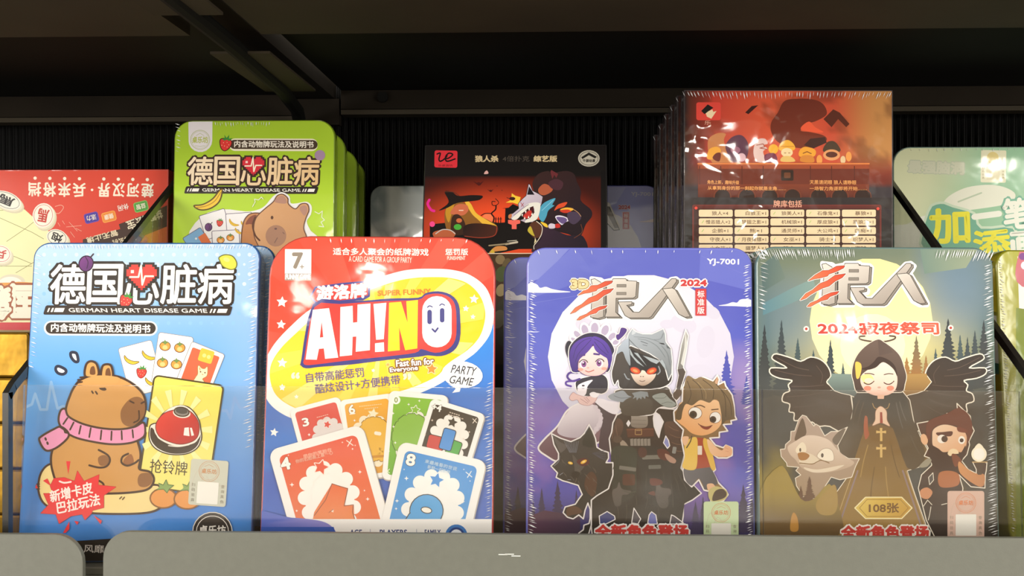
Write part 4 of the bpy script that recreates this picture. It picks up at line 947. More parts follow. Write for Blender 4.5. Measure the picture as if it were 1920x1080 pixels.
    for p in ([(300, 190), (400, 210), (500, 270), (580, 380)], [(260, 170), (380, 180), (520, 220)], [(540, 260), (600, 340), (625, 460)], [(460, 200), (530, 190), (560, 130)], [(560, 420), (600, 500), (610, 580)]): F.line('7f8990', 4, p, sm=True, cap=False)
    F.poly('c4ccd4', crom([(250, 100), (280, 130), (240, 150)])); F.poly('5a6268', [(585, 250), (636, 292), (600, 285)])
    F.line('4a5058', 5, [(212, 190), (212, 290)]); F.line('4a5058', 4, [(330, 215), (400, 240)]); F.line('4a5058', 4, [(350, 250), (395, 262)]); F.poly('2c2c30', [(510, 230), (560, 235), (575, 250), (540, 245)]); F.line('5a6068', 4, [(215, 200), (320, 300), (450, 370), (530, 410)], sm=True)
    F.line('8b9298', 12, [(165, 545), (190, 590), (215, 600)], sm=True); F.line('8b9298', 12, [(510, 470), (525, 520), (500, 550)], sm=True)
    F.ell('4a3c34', 330, 572, 8, 4); F.ell('4a3c34', 355, 572, 8, 4); F.line('5a3c34', 6, [(318, 614), (345, 622), (372, 614)], sm=True)
    # sword
    F.shp(('a8a8a4', '5a5450', (780, 100), (740, 640)), [(784, 95), (812, 160), (790, 330), (762, 480), (785, 525), (745, 660), (735, 700), (720, 790), (690, 820), (650, 770), (690, 690), (715, 560), (700, 490), (740, 250)], WH, 10)
    F.poly('cfd0cc', [(784, 100), (770, 280), (735, 440), (760, 470), (800, 250)]); F.poly('504640', [(702, 500), (762, 490), (783, 526), (745, 650), (690, 690), (715, 560)]); F.sm('5a4a40', [(660, 740), (720, 700), (745, 740), (700, 800), (665, 790)])
    # boy
    F.set(1240, 690, 4.155)
    boy = [(200, 70), (260, 85), (330, 70), (400, 100), (435, 55), (450, 90), (440, 130), (490, 105), (500, 140), (550, 210), (565, 290), (570, 370), (585, 400), (540, 410), (545, 435), (480, 440), (515, 490), (450, 500), (450, 540), (375, 545), (420, 600), (480, 620), (500, 600), (550, 620), (550, 680), (510, 700), (440, 700), (385, 660), (420, 790), (400, 810), (440, 890), (500, 950), (518, 985), (480, 1035), (385, 1045), (375, 960), (330, 950), (290, 870), (235, 925), (180, 870), (165, 770), (180, 690), (155, 560), (170, 480), (100, 410), (95, 340), (160, 270), (165, 150)]
    F.shp('8a6a44', boy, WH, 11)
    F.poly(('6c6a70', '4c4a50', (200, 780), (400, 900)), crom([(175, 780), (260, 780), (370, 770), (435, 880), (420, 910), (340, 945), (320, 900), (285, 860), (235, 915), (185, 870)]))
    F.sm('e9b890', [(355, 905), (400, 900), (420, 935), (390, 960), (360, 945)]); F.sm('c9bd7c', [(365, 960), (420, 920), (495, 945), (515, 985), (480, 1030), (385, 1035)]); F.sm('4a3a30', [(415, 960), (470, 940), (505, 970), (495, 1005), (450, 1025), (395, 1030)])
    F.poly('a8442c', [(270, 540), (330, 545), (385, 770), (265, 785)]); F.rr('e9ddd0', 298, 640, 34, 70, 4)
    F.sm('e9c25c', [(180, 590), (230, 545), (275, 545), (280, 640), (265, 785), (165, 775), (180, 690)]); F.poly('e3b850', crom([(330, 545), (375, 580), (400, 680), (420, 780), (390, 790), (355, 690), (325, 600)]))
    F.sm('eebf98', [(160, 540), (210, 535), (200, 590), (175, 600)]); F.sm(('f2c8a0', 'e8b088', (370, 560), (520, 680)), [(355, 555), (385, 570), (420, 610), (470, 640), (500, 600), (545, 625), (545, 675), (510, 690), (440, 690), (390, 670), (365, 620)])
    F.line('d89878', 4, [(495, 620), (520, 630)]); F.line('d89878', 4, [(498, 645), (522, 650)]); F.line('5a4a34', 9, [(235, 530), (225, 570), (195, 620)], sm=True)
    F.sm(('f6c898', 'eba96c', (300, 250), (200, 500)), [(130, 300), (180, 260), (430, 250), (470, 380), (455, 450), (400, 500), (320, 525), (240, 510), (180, 460), (115, 400)])
    F.sm(('8a7352', '5c4a34', (350, 80), (250, 330)), [(205, 60), (260, 85), (310, 70), (400, 110), (430, 75), (440, 140), (520, 180), (555, 260), (568, 380), (540, 400), (500, 410), (470, 440), (465, 360), (440, 250), (400, 250), (370, 270), (300, 250), (240, 290), (190, 280), (165, 330), (150, 400), (110, 390), (130, 300), (170, 250), (180, 120)])
    for p in ([(240, 90), (300, 150), (320, 240)], [(320, 90), (400, 160), (400, 240)], [(420, 120), (490, 220), (500, 380)], [(200, 100), (230, 200), (200, 280)], [(460, 160), (530, 260), (545, 370)]): F.line('4c3c2a', 5, p, sm=True, cap=False)
    F.line('9a825c', 6, [(280, 110), (340, 180), (345, 240)], sm=True, cap=False); F.sm('caa080', [(415, 110), (432, 70), (440, 95), (430, 125)])
    F.ell('faf6f0', 262, 350, 52, 46, 10, ol='8a5c3c', w=4); F.ell('faf6f0', 418, 385, 44, 44, 10, ol='8a5c3c', w=4); F.ell('4a3424', 246, 362, 30); F.ell('4a3424', 400, 400, 26); F.ell('1f1612', 244, 362, 14); F.ell('1f1612', 400, 402, 12)
    F.line('6a4a30', 9, [(255, 300), (300, 290), (335, 305)], sm=True); F.line('6a4a30', 9, [(390, 325), (440, 320)], sm=True)
    F.ell('f2b888', 345, 405, 22, 16); F.sm('8a3424', [(295, 440), (340, 455), (390, 450), (360, 478), (320, 470)]); F.line('6a2c20', 5, [(285, 432), (300, 445), (345, 458), (395, 446)], sm=True)
    # bottom lettering
    F.set(940, 700, 2.843)
    F.text('全新角色登场', 748, 845, 492, 74, 'd8403c', 0, .06, ol=[('f6f2f0', 9)])
    sticker(F, 1170, 800, 186, 236, 0, 'cfe4b4', 'e0824a')
    F.poly('1c1830', [(130, 905), (1400, 905), (1400, 1200), (130, 1200)])
def art_tin4(F):
    F.g = .86
    def f(a, b):
        c = mixc(hx('42605e'), hx('e8dc98'), max(0, 1-((a-.5)/.46)**2)*sst(.0, .30, b)*.85+.12*(1-b))
        c = mixc(c, hx('4f7694'), .65*max(0, 1-((a-.15)/.2)**2)*max(0, 1-((b-.22)/.17)**2)); c = mixc(c, hx('5a7ea0'), .7*max(0, 1-((a-.85)/.2)**2)*max(0, 1-((b-.12)/.2)**2))
        d = sst(.3, .52, b+.06*abs(a-.5)); c = mixc(c, hx('4a4a46'), d)
        if b > .45: c = mixc(c, hx('9c8a3c'), .9*sst(.48, .62, nz(a*2.6+4, b*2.2))*sst(.55, .75, b)); c = mixc(c, hx('3c2f24'), .6*sst(.5, .68, nz(a*4, b*3+9)))
        if b > .82: c = mixc(c, hx('28221e'), sst(.82, .9, b))
        return c
    F.field(f, 48, 66)
    F.set(1400, 430, 3.6)
    F.poly(('55808e', '7f9a94', (110, 520), (480, 420)), [(110, 580), (110, 500), (300, 400), (450, 330), (470, 420), (300, 500)])
    F.poly(('4c6668', '7c8a7a', (100, 200), (400, 200)), [(95, 250), (200, 160), (260, 330), (110, 420)])
    F.poly(('6a8478', '8c9a80', (1200, 140), (1500, 140)), [(1170, 130), (1560, 130), (1480, 260), (1200, 300)])
    F.ell(('efe5a0', 'f0e8b4', (850, 220), (850, 900)), 840, 620, 415, 425); F.ell('f5efc6', 850, 780, 220, 210)
    cols = ['40585e', '33444c', '28343c']
    for (x, y, h, wd, k) in ((235, 610, 520, 150, 1), (120, 640, 500, 130, 2), (345, 730, 380, 120, 0), (450, 810, 300, 90, 0), (565, 740, 460, 140, 1), (650, 900, 250, 90, 0), (1360, 600, 480, 180, 2), (1600, 610, 460, 150, 2), (1540, 680, 400, 120, 1), (1440, 710, 380, 120, 0), (1490, 725, 380, 110, 1), (1275, 800, 280, 90, 0)): fir(F, x, y, h, wd, (cols[k], '3f4240', (x, y), (x, y+h)), 2, 17)
    fir(F, 1145, 715, 420, 150, ('6a6a58', 'a0703a', (1145, 715), (1145, 1000)), 6, 17); fir(F, 1080, 860, 250, 120, 'a07440', 1); fir(F, 1210, 850, 250, 110, '9a7040', 1)
    logo(F, -125, -118, 1.045, rim='f6f3ee')
    F.text('2024寂夜祭司', 888, 668, 812, 80, ('c8403a', 'd8604a', (500, 640), (1300, 700)), 0, .035, -.08, ol=[('f4ece0', 9)])
    for x in (402, 1377): F.ell('f4ece0', x, 672 if x < 900 else 665, 19); F.ell('b83a34', x, 672 if x < 900 else 665, 9)
    WH = 'efe6d4'
    # black wings
    for m in (1, -1):
        X = lambda x: x if m == 1 else 1772-x
        w_ = [(170, 862), (200, 840), (300, 868), (365, 890), (430, 862), (500, 880), (550, 930), (568, 990), (540, 1030), (580, 1060), (680, 1080), (705, 1130), (720, 1400), (560, 1330), (480, 1330), (440, 1300), (400, 1330), (370, 1290), (320, 1290), (320, 1240), (285, 1230), (290, 1180), (240, 1160), (250, 1110), (290, 1090), (280, 1050), (305, 1020), (220, 1005), (160, 975), (165, 935), (270, 935), (185, 885)]
        w_ = [(X(a), b) for a, b in w_]; F.shp(('2f2622', '4a3a2c', (X(300), 900), (X(500), 1300)), crom(w_, n=3), WH, 8)
        for p in ([(200, 865), (330, 930), (420, 950)], [(190, 950), (320, 980), (440, 990)], [(300, 1060), (420, 1060), (520, 1050)], [(270, 1130), (400, 1120), (520, 1100)], [(310, 1200), (430, 1190), (540, 1150)], [(370, 1270), (470, 1240), (580, 1180)], [(470, 920), (510, 980), (500, 1040)]): F.line('54443a', 5, [(X(a), b) for a, b in p], sm=True, cap=False)
    # inner gap of sky between wing and veil
    F.set(1560, 620, 4.91)
    for m in (1, -1):
        X = lambda x: x if m == 1 else 866-x
        c_ = ('7f948c', '55605e', (X(60), 380), (X(60), 600)) if m == 1 else ('b08c50', '86643a', (X(60), 380), (X(60), 600))
        q_ = [(-2, 395), (-10, 417), (-49, 471), (-10, 520), (20, 552), (80, 575), (160, 592), (225, 620), (258, 602), (220, 545), (195, 480), (182, 400)]
        F.poly(c_, [(X(a), b_) for a, b_ in q_]); F.line(WH, 6, [(X(a), b_) for a, b_ in q_[1:11]])
    # halo
    F.line('5a463a', 15, [(300, 50), (255, 55), (262, 80), (350, 98), (415, 102), (500, 98), (570, 78), (580, 55), (530, 48)], sm=True)
    # robe
    F.shp(('4a3f36', '8a6c38', (430, 600), (430, 1500)), [(230, 560), (330, 560), (420, 640), (560, 570), (650, 560), (715, 640), (760, 880), (870, 1080), (905, 1160), (850, 1240), (690, 1290), (760, 1500), (890, 1860), (900, 1900), (-100, 1900), (-40, 1600), (180, 1290), (60, 1250), (-10, 1180), (40, 1080), (160, 880), (200, 700)], WH, 7)
    F.poly(('39342f', '54442e', (430, 640), (430, 1000)), crom([(230, 570), (640, 570), (720, 760), (850, 1100), (820, 1230), (690, 1260), (560, 900), (430, 860), (300, 900), (180, 1260), (40, 1230), (20, 1120), (180, 800)], n=3))
    F.poly(('77592e', '9a7a3c', (430, 900), (430, 1800)), [(300, 900), (430, 860), (560, 900), (690, 1290), (860, 1900), (-20, 1900), (170, 1290)])
    F.line('c8ac74', 5, [(195, 1290), (20, 1800)]); F.line('c8ac74', 5, [(680, 1290), (855, 1800)]); F.line('8f7a78', 16, [(235, 1290), (60, 1800)]); F.line('8f7a78', 16, [(650, 1290), (820, 1800)])
    F.sm('a85a3c', [(300, 790), (325, 800), (330, 900), (340, 960), (305, 1000), (290, 900)])
    for (x0_, y0_, x1_, y1_, c_) in ((250, 640, 190, 820, '56483a'), (290, 660, 230, 900, '56483a'), (620, 650, 680, 830, '5e5850'), (590, 660, 650, 900, '5e5850'), (150, 960, 70, 1130, '5c4c34'), (720, 960, 800, 1130, '5c5040'), (330, 1050, 260, 1350, 'a8884a'), (540, 1050, 620, 1350, '6e5428'), (390, 1250, 350, 1600, '6e5428'), (490, 1250, 530, 1600, 'a8884a')): F.line(c_, 9, [(x0_, y0_), ((x0_+x1_)/2-6, (y0_+y1_)/2), (x1_, y1_)], sm=True, cap=False)
    F.line('b8935a', 6, [(372, 670), (390, 710), (430, 722)], sm=True); F.line('b8935a', 6, [(528, 670), (512, 710), (480, 722)], sm=True)
    F.sm('ebc8ac', [(445, 695), (400, 740), (395, 820), (370, 875), (450, 850), (530, 880), (505, 820), (500, 740)], '9a6a50', 4); F.poly('a04030', [(440, 750), (460, 750), (466, 850), (440, 850)])
    for y in (955, 1105):
        F.poly('dcb872', [(438, y-60), (462, y-60), (460, y-30), (496, y-36), (496, y-10), (462, y-14), (462, y+62), (440, y+62), (440, y-14), (405, y-10), (405, y-36), (440, y-30)])
    # hood, face
    F.shp(('6a5850', '4a3a32', (430, 80), (430, 560)), crom([(420, 78), (480, 105), (570, 170), (630, 240), (665, 340), (685, 420), (672, 490), (650, 560), (560, 570), (300, 570), (222, 560), (195, 470), (180, 400), (195, 300), (240, 210), (320, 130)], n=4), WH, 6)
    F.poly('5c4c46', [(420, 80), (432, 230), (560, 200), (500, 120)])
    F.sm(('f8e4d4', 'eabfae', (430, 300), (430, 600)), [(430, 270), (340, 350), (270, 410), (262, 480), (300, 550), (370, 590), (440, 600), (520, 590), (580, 545), (600, 470), (592, 390), (560, 320), (490, 290)])
    F.poly('eabba0', [(415, 590), (480, 590), (475, 628), (418, 628)])
    F.sm('3c2c28', [(430, 240), (520, 270), (580, 330), (598, 420), (560, 350), (470, 290), (400, 340), (320, 362), (265, 350), (330, 330), (380, 290)]); F.sm('f3c45a', [(215, 290), (260, 300), (270, 350), (250, 430), (225, 440), (215, 380)])
    F.sm('f6e090', [(262, 420), (340, 400), (380, 440), (370, 480), (300, 480)])
    for (x, q) in ((338, 1), (522, 1)):
        F.line('4a2c24', 9, [(x-45, 478), (x-20, 492), (x+15, 490), (x+45, 465)], sm=True); F.ell('f4d4c2', x, 460, 42, 24); F.line('4a2c24', 7, [(x-45, 480), (x, 494), (x+45, 468)], sm=True)
    F.line('4a342c', 8, [(300, 395), (350, 395), (385, 405)], sm=True); F.line('4a342c', 8, [(478, 405), (520, 396), (560, 400)], sm=True)
    F.ell('e08a72', 325, 530, 34, 22); F.ell('e08a72', 535, 528, 34, 22); F.ell('c8a090', 432, 522, 16, 9)
    # fox
    F.set(1440, 760, 4.91)
    F.shp(('b8a294', 'a48c70', (350, 90), (350, 800)), [(315, 90), (350, 100), (420, 190), (440, 172), (470, 190), (520, 280), (580, 240), (640, 240), (730, 200), (640, 370), (660, 440), (740, 490), (840, 490), (805, 560), (770, 660), (660, 685), (580, 660), (560, 690), (500, 780), (430, 860), (330, 850), (260, 740), (250, 670), (300, 640), (255, 600), (280, 570), (175, 560), (170, 530), (120, 470), (112, 405), (155, 400), (160, 360), (205, 320), (210, 240), (245, 235), (280, 130)], WH, 7)
    F.poly('64503e', crom([(310, 120), (345, 200), (345, 270), (270, 320), (245, 300)])); F.poly('6c5c4c', crom([(590, 320), (640, 250), (710, 215), (640, 360)]))
    F.sm(('e2cebc', 'c0a890', (400, 280), (400, 600)), [(250, 330), (340, 280), (450, 280), (560, 320), (630, 400), (720, 480), (790, 520), (760, 560), (640, 600), (500, 620), (330, 590), (250, 500), (200, 450), (180, 380)])
    F.sm('f0e2c8', [(255, 400), (310, 340), (345, 370), (345, 430), (270, 440)]); F.sm('f3e8d4', [(450, 470), (490, 410), (550, 395), (595, 430), (600, 505), (520, 510)], '8a745c', 3); F.ell('5a4a40', 498, 460, 12, 20); F.ell('5a4a40', 295, 410, 9, 18)
    F.sm('e2d2b8', [(300, 430), (400, 450), (470, 510), (400, 545), (300, 540), (285, 490)]); F.sm('a8743c', [(275, 440), (330, 432), (380, 460), (350, 500), (300, 505), (278, 480)]); F.line('8a6a44', 9, [(290, 530), (400, 540), (450, 520), (490, 505), (560, 530)], sm=True)
    F.sm('e4d4bc', [(330, 570), (450, 590), (620, 560), (700, 550), (600, 600), (450, 620), (360, 600)])
    for (x, y) in ((380, 650), (300, 740)): fir(F, x, y, 240, 130, '6a4c38', 3)
    F.poly(('a08a42', '6a5230', (200, 800), (200, 1100)), crom([(-60, 760), (100, 560), (180, 620), (300, 860), (420, 860), (560, 720), (640, 900), (640, 1200), (-60, 1200)], n=3))
    F.sm('a88a48', [(560, 760), (620, 740), (640, 900), (600, 1000), (480, 1000), (440, 900)])
    F.sm('bf8a3e', [(235, 985), (270, 1040), (275, 1150), (205, 1150), (210, 1040)])
    # bearded man
    F.set(1680, 740, 4.0)
    F.shp(('5a3424', '2f2420', (400, 100), (400, 900)), [(455, 65), (500, 110), (555, 160), (565, 230), (585, 270), (545, 350), (550, 375), (530, 450), (490, 495), (540, 560), (600, 590), (600, 560), (575, 510), (680, 510), (675, 570), (668, 600), (665, 700), (560, 690), (540, 670), (470, 600), (500, 700), (460, 1080), (290, 1070), (225, 940), (165, 700), (190, 600), (265, 530), (265, 480), (210, 460), (240, 400), (180, 290), (155, 215), (240, 200), (330, 210), (380, 140), (460, 150)], WH, 7)
    F.ell('e9b890', 210, 335, 26, 42, -15); F.sm(('f0cfb0', 'e2ae84', (330, 230), (480, 420)), [(280, 260), (350, 225), (440, 240), (520, 290), (525, 380), (490, 430), (430, 420), (350, 430), (280, 390), (270, 320)])
    F.sm('6a3422', [(240, 200), (380, 140), (470, 100), (550, 160), (570, 270), (530, 370), (525, 290), (470, 240), (400, 225), (330, 225), (270, 260), (250, 340), (225, 300)])
    F.sm('3c241c', [(245, 380), (310, 400), (350, 430), (400, 430), (440, 420), (480, 440), (520, 380), (500, 480), (450, 560), (400, 600), (320, 580), (260, 500)])
    F.poly('5a2c1e', crom([(300, 285), (350, 280), (420, 275), (410, 310), (350, 310), (310, 305)])); F.poly('7a3824', crom([(460, 240), (530, 265), (520, 285), (465, 275)]))
    F.ell('f6efe4', 342, 332, 34, 32); F.ell('4a3024', 362, 332, 24); F.ell('f6efe4', 490, 340, 26, 30); F.ell('4a3024', 490, 342, 15)
    F.sm('f0d8b0', [(385, 440), (410, 408), (450, 410), (468, 440), (430, 445), (405, 460)]); F.sm('7a4028', [(415, 450), (450, 450), (490, 500), (440, 540)])
    F.sm('b06a40', [(320, 590), (400, 570), (470, 600), (460, 680), (330, 690)]); F.sm(('d89a64', 'c08050', (450, 500), (640, 660)), [(470, 500), (540, 560), (600, 590), (660, 600), (655, 680), (600, 680), (480, 590)])
    F.sm('d09068', [(180, 720), (230, 695), (272, 730), (240, 780), (190, 770)]); F.shp('4f4a48', [(275, 585), (280, 640), (250, 675), (242, 620)], WH, 5); F.sm('9a9480', [(170, 540), (230, 480), (265, 490), (230, 540)])
    F.poly('4a3628', [(578, 505), (672, 505), (645, 560), (640, 600), (610, 600), (605, 560)]); F.line('caa870', 8, [(570, 505), (680, 505)])
    F.ell('fff6dc', 620, 445, 58, 58); F.poly('fff6dc', crom([(585, 400), (620, 365), (655, 400), (640, 430), (600, 430)])); F.ell('fffdf4', 620, 445, 42, 44)
    for p in ([(205, 835), (235, 790), (268, 825)], [(340, 825), (380, 815)], [(260, 840), (250, 900), (240, 940)]): F.line(WH, 5, p)
    # plaque and lettering
    F.set(1400, 700, 2.842)
    hx_ = [(575, 717), (632, 660), (825, 660), (880, 717), (825, 773), (632, 773)]
    F.shp(('e0c25c', 'c89a34', (600, 670), (850, 770)), hx_, 'f3e6b0', 6); F.line('9a7424', 3, [(600, 717), (640, 672), (818, 672), (860, 717), (818, 762), (640, 762)], True)
    F.text('108张', 730, 717, 158, 50, '7a5420', 0, .03)
    F.poly('221d1a', [(60, 905), (1400, 905), (1400, 1200), (60, 1200)])
    F.text('全新角色登场', 735, 848, 462, 70, 'd0403a', 0, .06, ol=[('f4ede4', 9)])
    sticker(F, 1166, 752, 196, 252, 0, 'dcb9a8', 'e8844a')
# ---------------------------------------------------------------- artwork: the back row
def art_green(F):
    F.field(lambda a, b: mixc(hx('a6c832'), hx('b8dc38'), sst(.1, .4, b)+.2*a-.1), 8, 10)
    F.set(300, 200, 3.857)
    F.poly('e4dfe2', [(205, 90), (380, 90), (378, 250)]+[(292+86*math.cos(R(q)), 245+84*math.sin(R(q))) for q in range(0, 181, 20)]+[(207, 250)])
    F.ell(None, 290, 240, 70, ol='b4bc84', w=4); F.ell(None, 290, 240, 62, ol='b4bc84', w=2); F.text('桌乐坊', 290, 240, 112, 46, 'b4be54', 0, .03); F.line('b4bc84', 3, [(262, 210), (290, 192), (318, 210)]); F.line('b4bc84', 3, [(255, 282), (290, 288), (325, 282)])
    F.rr('f0e8cc', 820, 276, 640, 90, 42, .2); F.rr('4a3a2c', 822, 274, 636, 66, 33, .2); F.text('内含动物牌玩法及说明书', 824, 272, 572, 48, 'f4ecdc', .5, .025)
    strawberry(F, 474, 268, 50, 8); 
    title(F, 196, 1156, 465, 200, ('f8e4c4', 'efc890', (196, 380), (1156, 560)), '3e2a24', 'd83440', 'a82436')
    F.ell('a88aa8', 1157, 352, 38)
    eng_bar(F, 182, 1140, 604, 30, .2)
    banana(F, 350, 685, 105, -3)
    # sticker edge, cards
    F.shp('f2f0ee', crom([(200, 975), (300, 800), (450, 745), (620, 760), (700, 750), (760, 720), (820, 650), (880, 620), (935, 650), (945, 700), (1000, 700), (1060, 690), (1095, 720), (1090, 780), (1060, 830), (1090, 900), (1150, 1000), (900, 1300), (300, 1300)], n=3), 'f2f0ee', 4)
    F.rr('f6f4f4', 400, 850, 190, 180, 10, -17, ol='5a4a6a', w=4); plum(F, 352, 872, 28); strawberry(F, 433, 840, 26, 5, '7a2424')
    F.rr('f6f4f4', 575, 840, 190, 140, 10, -4, ol='5a4a6a', w=4); banana(F, 530, 840, 36, 62, 'c89a30'); banana(F, 610, 850, 30, 62, 'c89a30')
    F.rr('7ab0dc', 290, 1010, 150, 230, 10, -32, ol='5a4a6a', w=4); F.rr('e0703c', 330, 975, 60, 110, 4, -32); F.ell('e8f0f4', 262, 955, 8)
    F.rr('f6f4f4', 480, 1010, 196, 230, 10, -3, ol='5a4a6a', w=4); persimmon(F, 440, 965, 27); persimmon(F, 510, 948, 27); banana(F, 568, 900, 30, 62, 'c89a30')
    # capybara face
    O2 = '6a4030'
    F.sm(('c98a58', 'b87848', (600, 800), (700, 1100)), [(600, 860), (640, 785), (700, 770), (740, 790), (760, 900), (900, 1000), (1000, 1300), (620, 1300), (590, 1050)], O2, 8); F.sm('8a4a38', [(620, 850), (650, 800), (700, 785), (690, 850), (650, 850)])
    F.sm(('dca878', 'c89468', (700, 700), (1000, 1000)), [(700, 800), (760, 740), (820, 690), (850, 645), (890, 635), (925, 665), (930, 705), (980, 740), (1020, 705), (1065, 705), (1078, 750), (1055, 810), (1040, 880), (1060, 960), (1000, 1060), (900, 1100), (760, 1060), (690, 960), (680, 870)], O2, 7)
    F.sm('b88a78', [(830, 690), (860, 650), (900, 650), (915, 700)]); F.sm('b88a78', [(1010, 735), (1050, 715), (1068, 750), (1045, 790)])
    F.ell('a87c64', 840, 935, 75, 78, 10); F.line('5a3020', 12, [(690, 800), (672, 860), (690, 930), (722, 968)], sm=True)
    F.ell('5a3828', 812, 803, 10, 13); F.ell('6a4a48', 838, 884, 10, 7); F.line('7a5a50', 6, [(890, 910), (900, 920)]); F.line('7a5a50', 6, [(830, 985), (850, 950)])
    for p in ([(670, 725), (690, 690), (685, 670), (715, 675), (735, 655), (748, 670)], [(1120, 760), (1150, 775), (1175, 755), (1170, 800), (1190, 820), (1165, 835), (1185, 870), (1150, 865)]): F.line('f4f6e4', 5, p)
def art_grey(F):
    F.g = 1.12
    F.field(lambda a, b: mixc(hx('96a4a6'), hx('eef4f0'), sst(.38, .55, nz(a*6, b*5, 2))), 24, 24)  # pale patches put glare into the colour of the shiny tin
def art_purple(F):
    F.g = 1.12
    F.field(lambda a, b: mixc(hx('b4baf4'), hx('949cec'), b), 6, 10)
    F.set(660, 230, 3.31)
    F.poly('c4caf6', [(1590, 400), (1700, 400), (1640, 500), (1590, 520)])
    F.ell('e8e8f2', 1560, 900, 255, 350); 
    F.poly('e8e4dc', [(1560, 480), (1600, 500), (1670, 660), (1630, 665), (1560, 600)]); F.poly('8a8480', [(1560, 520), (1598, 520), (1655, 655), (1630, 655)]); F.line('3a3a38', 5, [(1598, 525), (1660, 665), (1625, 668), (1560, 600)])
    F.text('YJ-7001', 1800, 446, 135, 28, 'e4e4f4', 1, .03); F.text('2024', 1690, 525, 70, 22, 'c85a6a', 0, .05, ol=[('e8dce8', 3)])
    F.rr('c84858', 1700, 608, 42, 106, 2); F.rr(None, 1700, 608, 42, 106, 2, ol='e0c8d4', w=3)
    for i, ch in enumerate('标准版'): F.text(ch, 1700, 577+i*32, 26, 26, 'f4e4e8', 0, .02)
    F.poly('e8dce8', crom([(1785, 615), (1830, 608), (1870, 598), (1905, 588), (1905, 615), (1850, 618)]))
def art_wolfbox(F):
    def f(a, b):
        if b < .13: return hx('14100e')
        r_ = math.hypot((a-.42)/.62, (b-.36)/.24)
        c = mixc(hx('ee5026'), hx('3a120c'), sst(.25, 1.1, r_))
        return c
    F.field(f, 40, 50)
    F.set(660, 230, 3.31)
    F.rr('d8323c', 583, 226, 142, 106, 12, 1); F.line('201414', 9, [(528, 195), (548, 190), (540, 225), (548, 240), (575, 225), (590, 205)], sm=True); F.line('201414', 9, [(572, 225), (600, 220), (625, 198), (600, 190), (580, 215), (590, 240), (640, 225)], sm=True); F.text('乐桌游坊', 580, 266, 90, 14, '301414')
    F.text('狼人杀', 836, 224, 142, 38, 'ccb78c', 0, .05); F.text('4倍扑克', 1018, 224, 165, 34, '4c443c', 0, .01); F.text('综艺版', 1200, 224, 144, 36, 'ccb78c', 0, .05)
    F.ell('b9b3a2', 1470, 222, 67, 51); F.ell(None, 1470, 222, 57, 42, ol='3a3630', w=3); F.poly('1c1a16', [(1422, 215), (1470, 185), (1520, 212), (1508, 222), (1470, 202), (1430, 226)]); F.text('千骐动漫', 1470, 236, 76, 18, '2a2620', 0, .04)
    F.set(880, 280, 5.4)
    for (x, y, q) in ((95, 345, 60), (215, 418, 36), (280, 372, 14), (330, 415, 12)): F.poly('4a1612', [(x-q, y-q*.4), (x-q*.3, y-q*.1), (x, y-q*.25), (x+q*.3, y-q*.1), (x+q*.9, y-q*.5), (x+q*.3, y+q*.3), (x, y+q*.4), (x-q*.3, y+q*.2)])
    F.sm('d8a8a0', [(160, 225), (180, 215), (192, 245), (150, 250)])
    # tree and church silhouettes
    F.ell('f07a4c', 185, 705, 55)
    F.line('20120e', 14, [(240, 740), (250, 690), (225, 650), (265, 610), (270, 570)], sm=True); F.line('20120e', 8, [(270, 570), (235, 565), (230, 530), (262, 530)], sm=True); F.line('20120e', 7, [(268, 570), (298, 540), (265, 500)], sm=True); F.line('20120e', 9, [(225, 650), (160, 650), (120, 670)], sm=True)
    F.poly('120c0a', [(-400, 1200), (-400, 760), (0, 720), (90, 700), (120, 720), (180, 730), (230, 735), (300, 745), (360, 740), (365, 600), (330, 600), (400, 590), (440, 555), (500, 580), (520, 640), (560, 700), (900, 730), (900, 1010), (500, 1010)])
    for x in (268, 295, 318): F.line('120c0a', 8, [(x, 745), (x, 690)]); F.line('120c0a', 5, [(x-10, 705), (x+10, 705)])
    F.poly('ee6a5c', [(392, 715), (515, 715), (515, 750), (478, 760), (478, 808), (430, 808), (430, 765), (392, 750)])
    F.poly('f0c43c', [(430, 445), (465, 470), (520, 485), (500, 560), (440, 540), (368, 540), (410, 520), (425, 490)]); F.ell('3a1c18', 435, 500, 30, 18); F.line('3a1c18', 6, [(380, 490), (410, 500)])
    # wolf body
    F.sm(('3a2422', '241a20', (700, 250), (1100, 700)), [(640, 340), (700, 250), (800, 220), (830, 250), (900, 230), (990, 220), (1060, 250), (1090, 330), (1130, 420), (1130, 520), (1230, 610), (1240, 680), (1180, 760), (1140, 860), (1100, 900), (1000, 860), (820, 810), (720, 700), (700, 560), (660, 450)])
    F.sm('b05a3c', [(700, 400), (760, 350), (840, 390), (830, 430), (760, 465), (710, 450)]); F.sm('4c2c34', [(800, 340), (880, 300), (950, 340), (920, 410), (840, 400)]); F.poly('6a2c30', [(820, 230), (840, 300), (860, 260), (880, 290), (900, 250), (830, 210)])
    F.sm(('3c2838', '241c28', (700, 800), (1100, 1000)), [(720, 760), (820, 800), (1000, 870), (1150, 880), (1160, 1050), (660, 1050), (680, 960), (730, 890)])
    F.sm('4fa0bc', [(715, 600), (760, 540), (870, 495), (840, 560), (860, 570), (800, 620), (780, 680), (745, 735), (705, 690)]); F.line('8cc8e0', 6, [(735, 620), (800, 560), (850, 515)], sm=True)
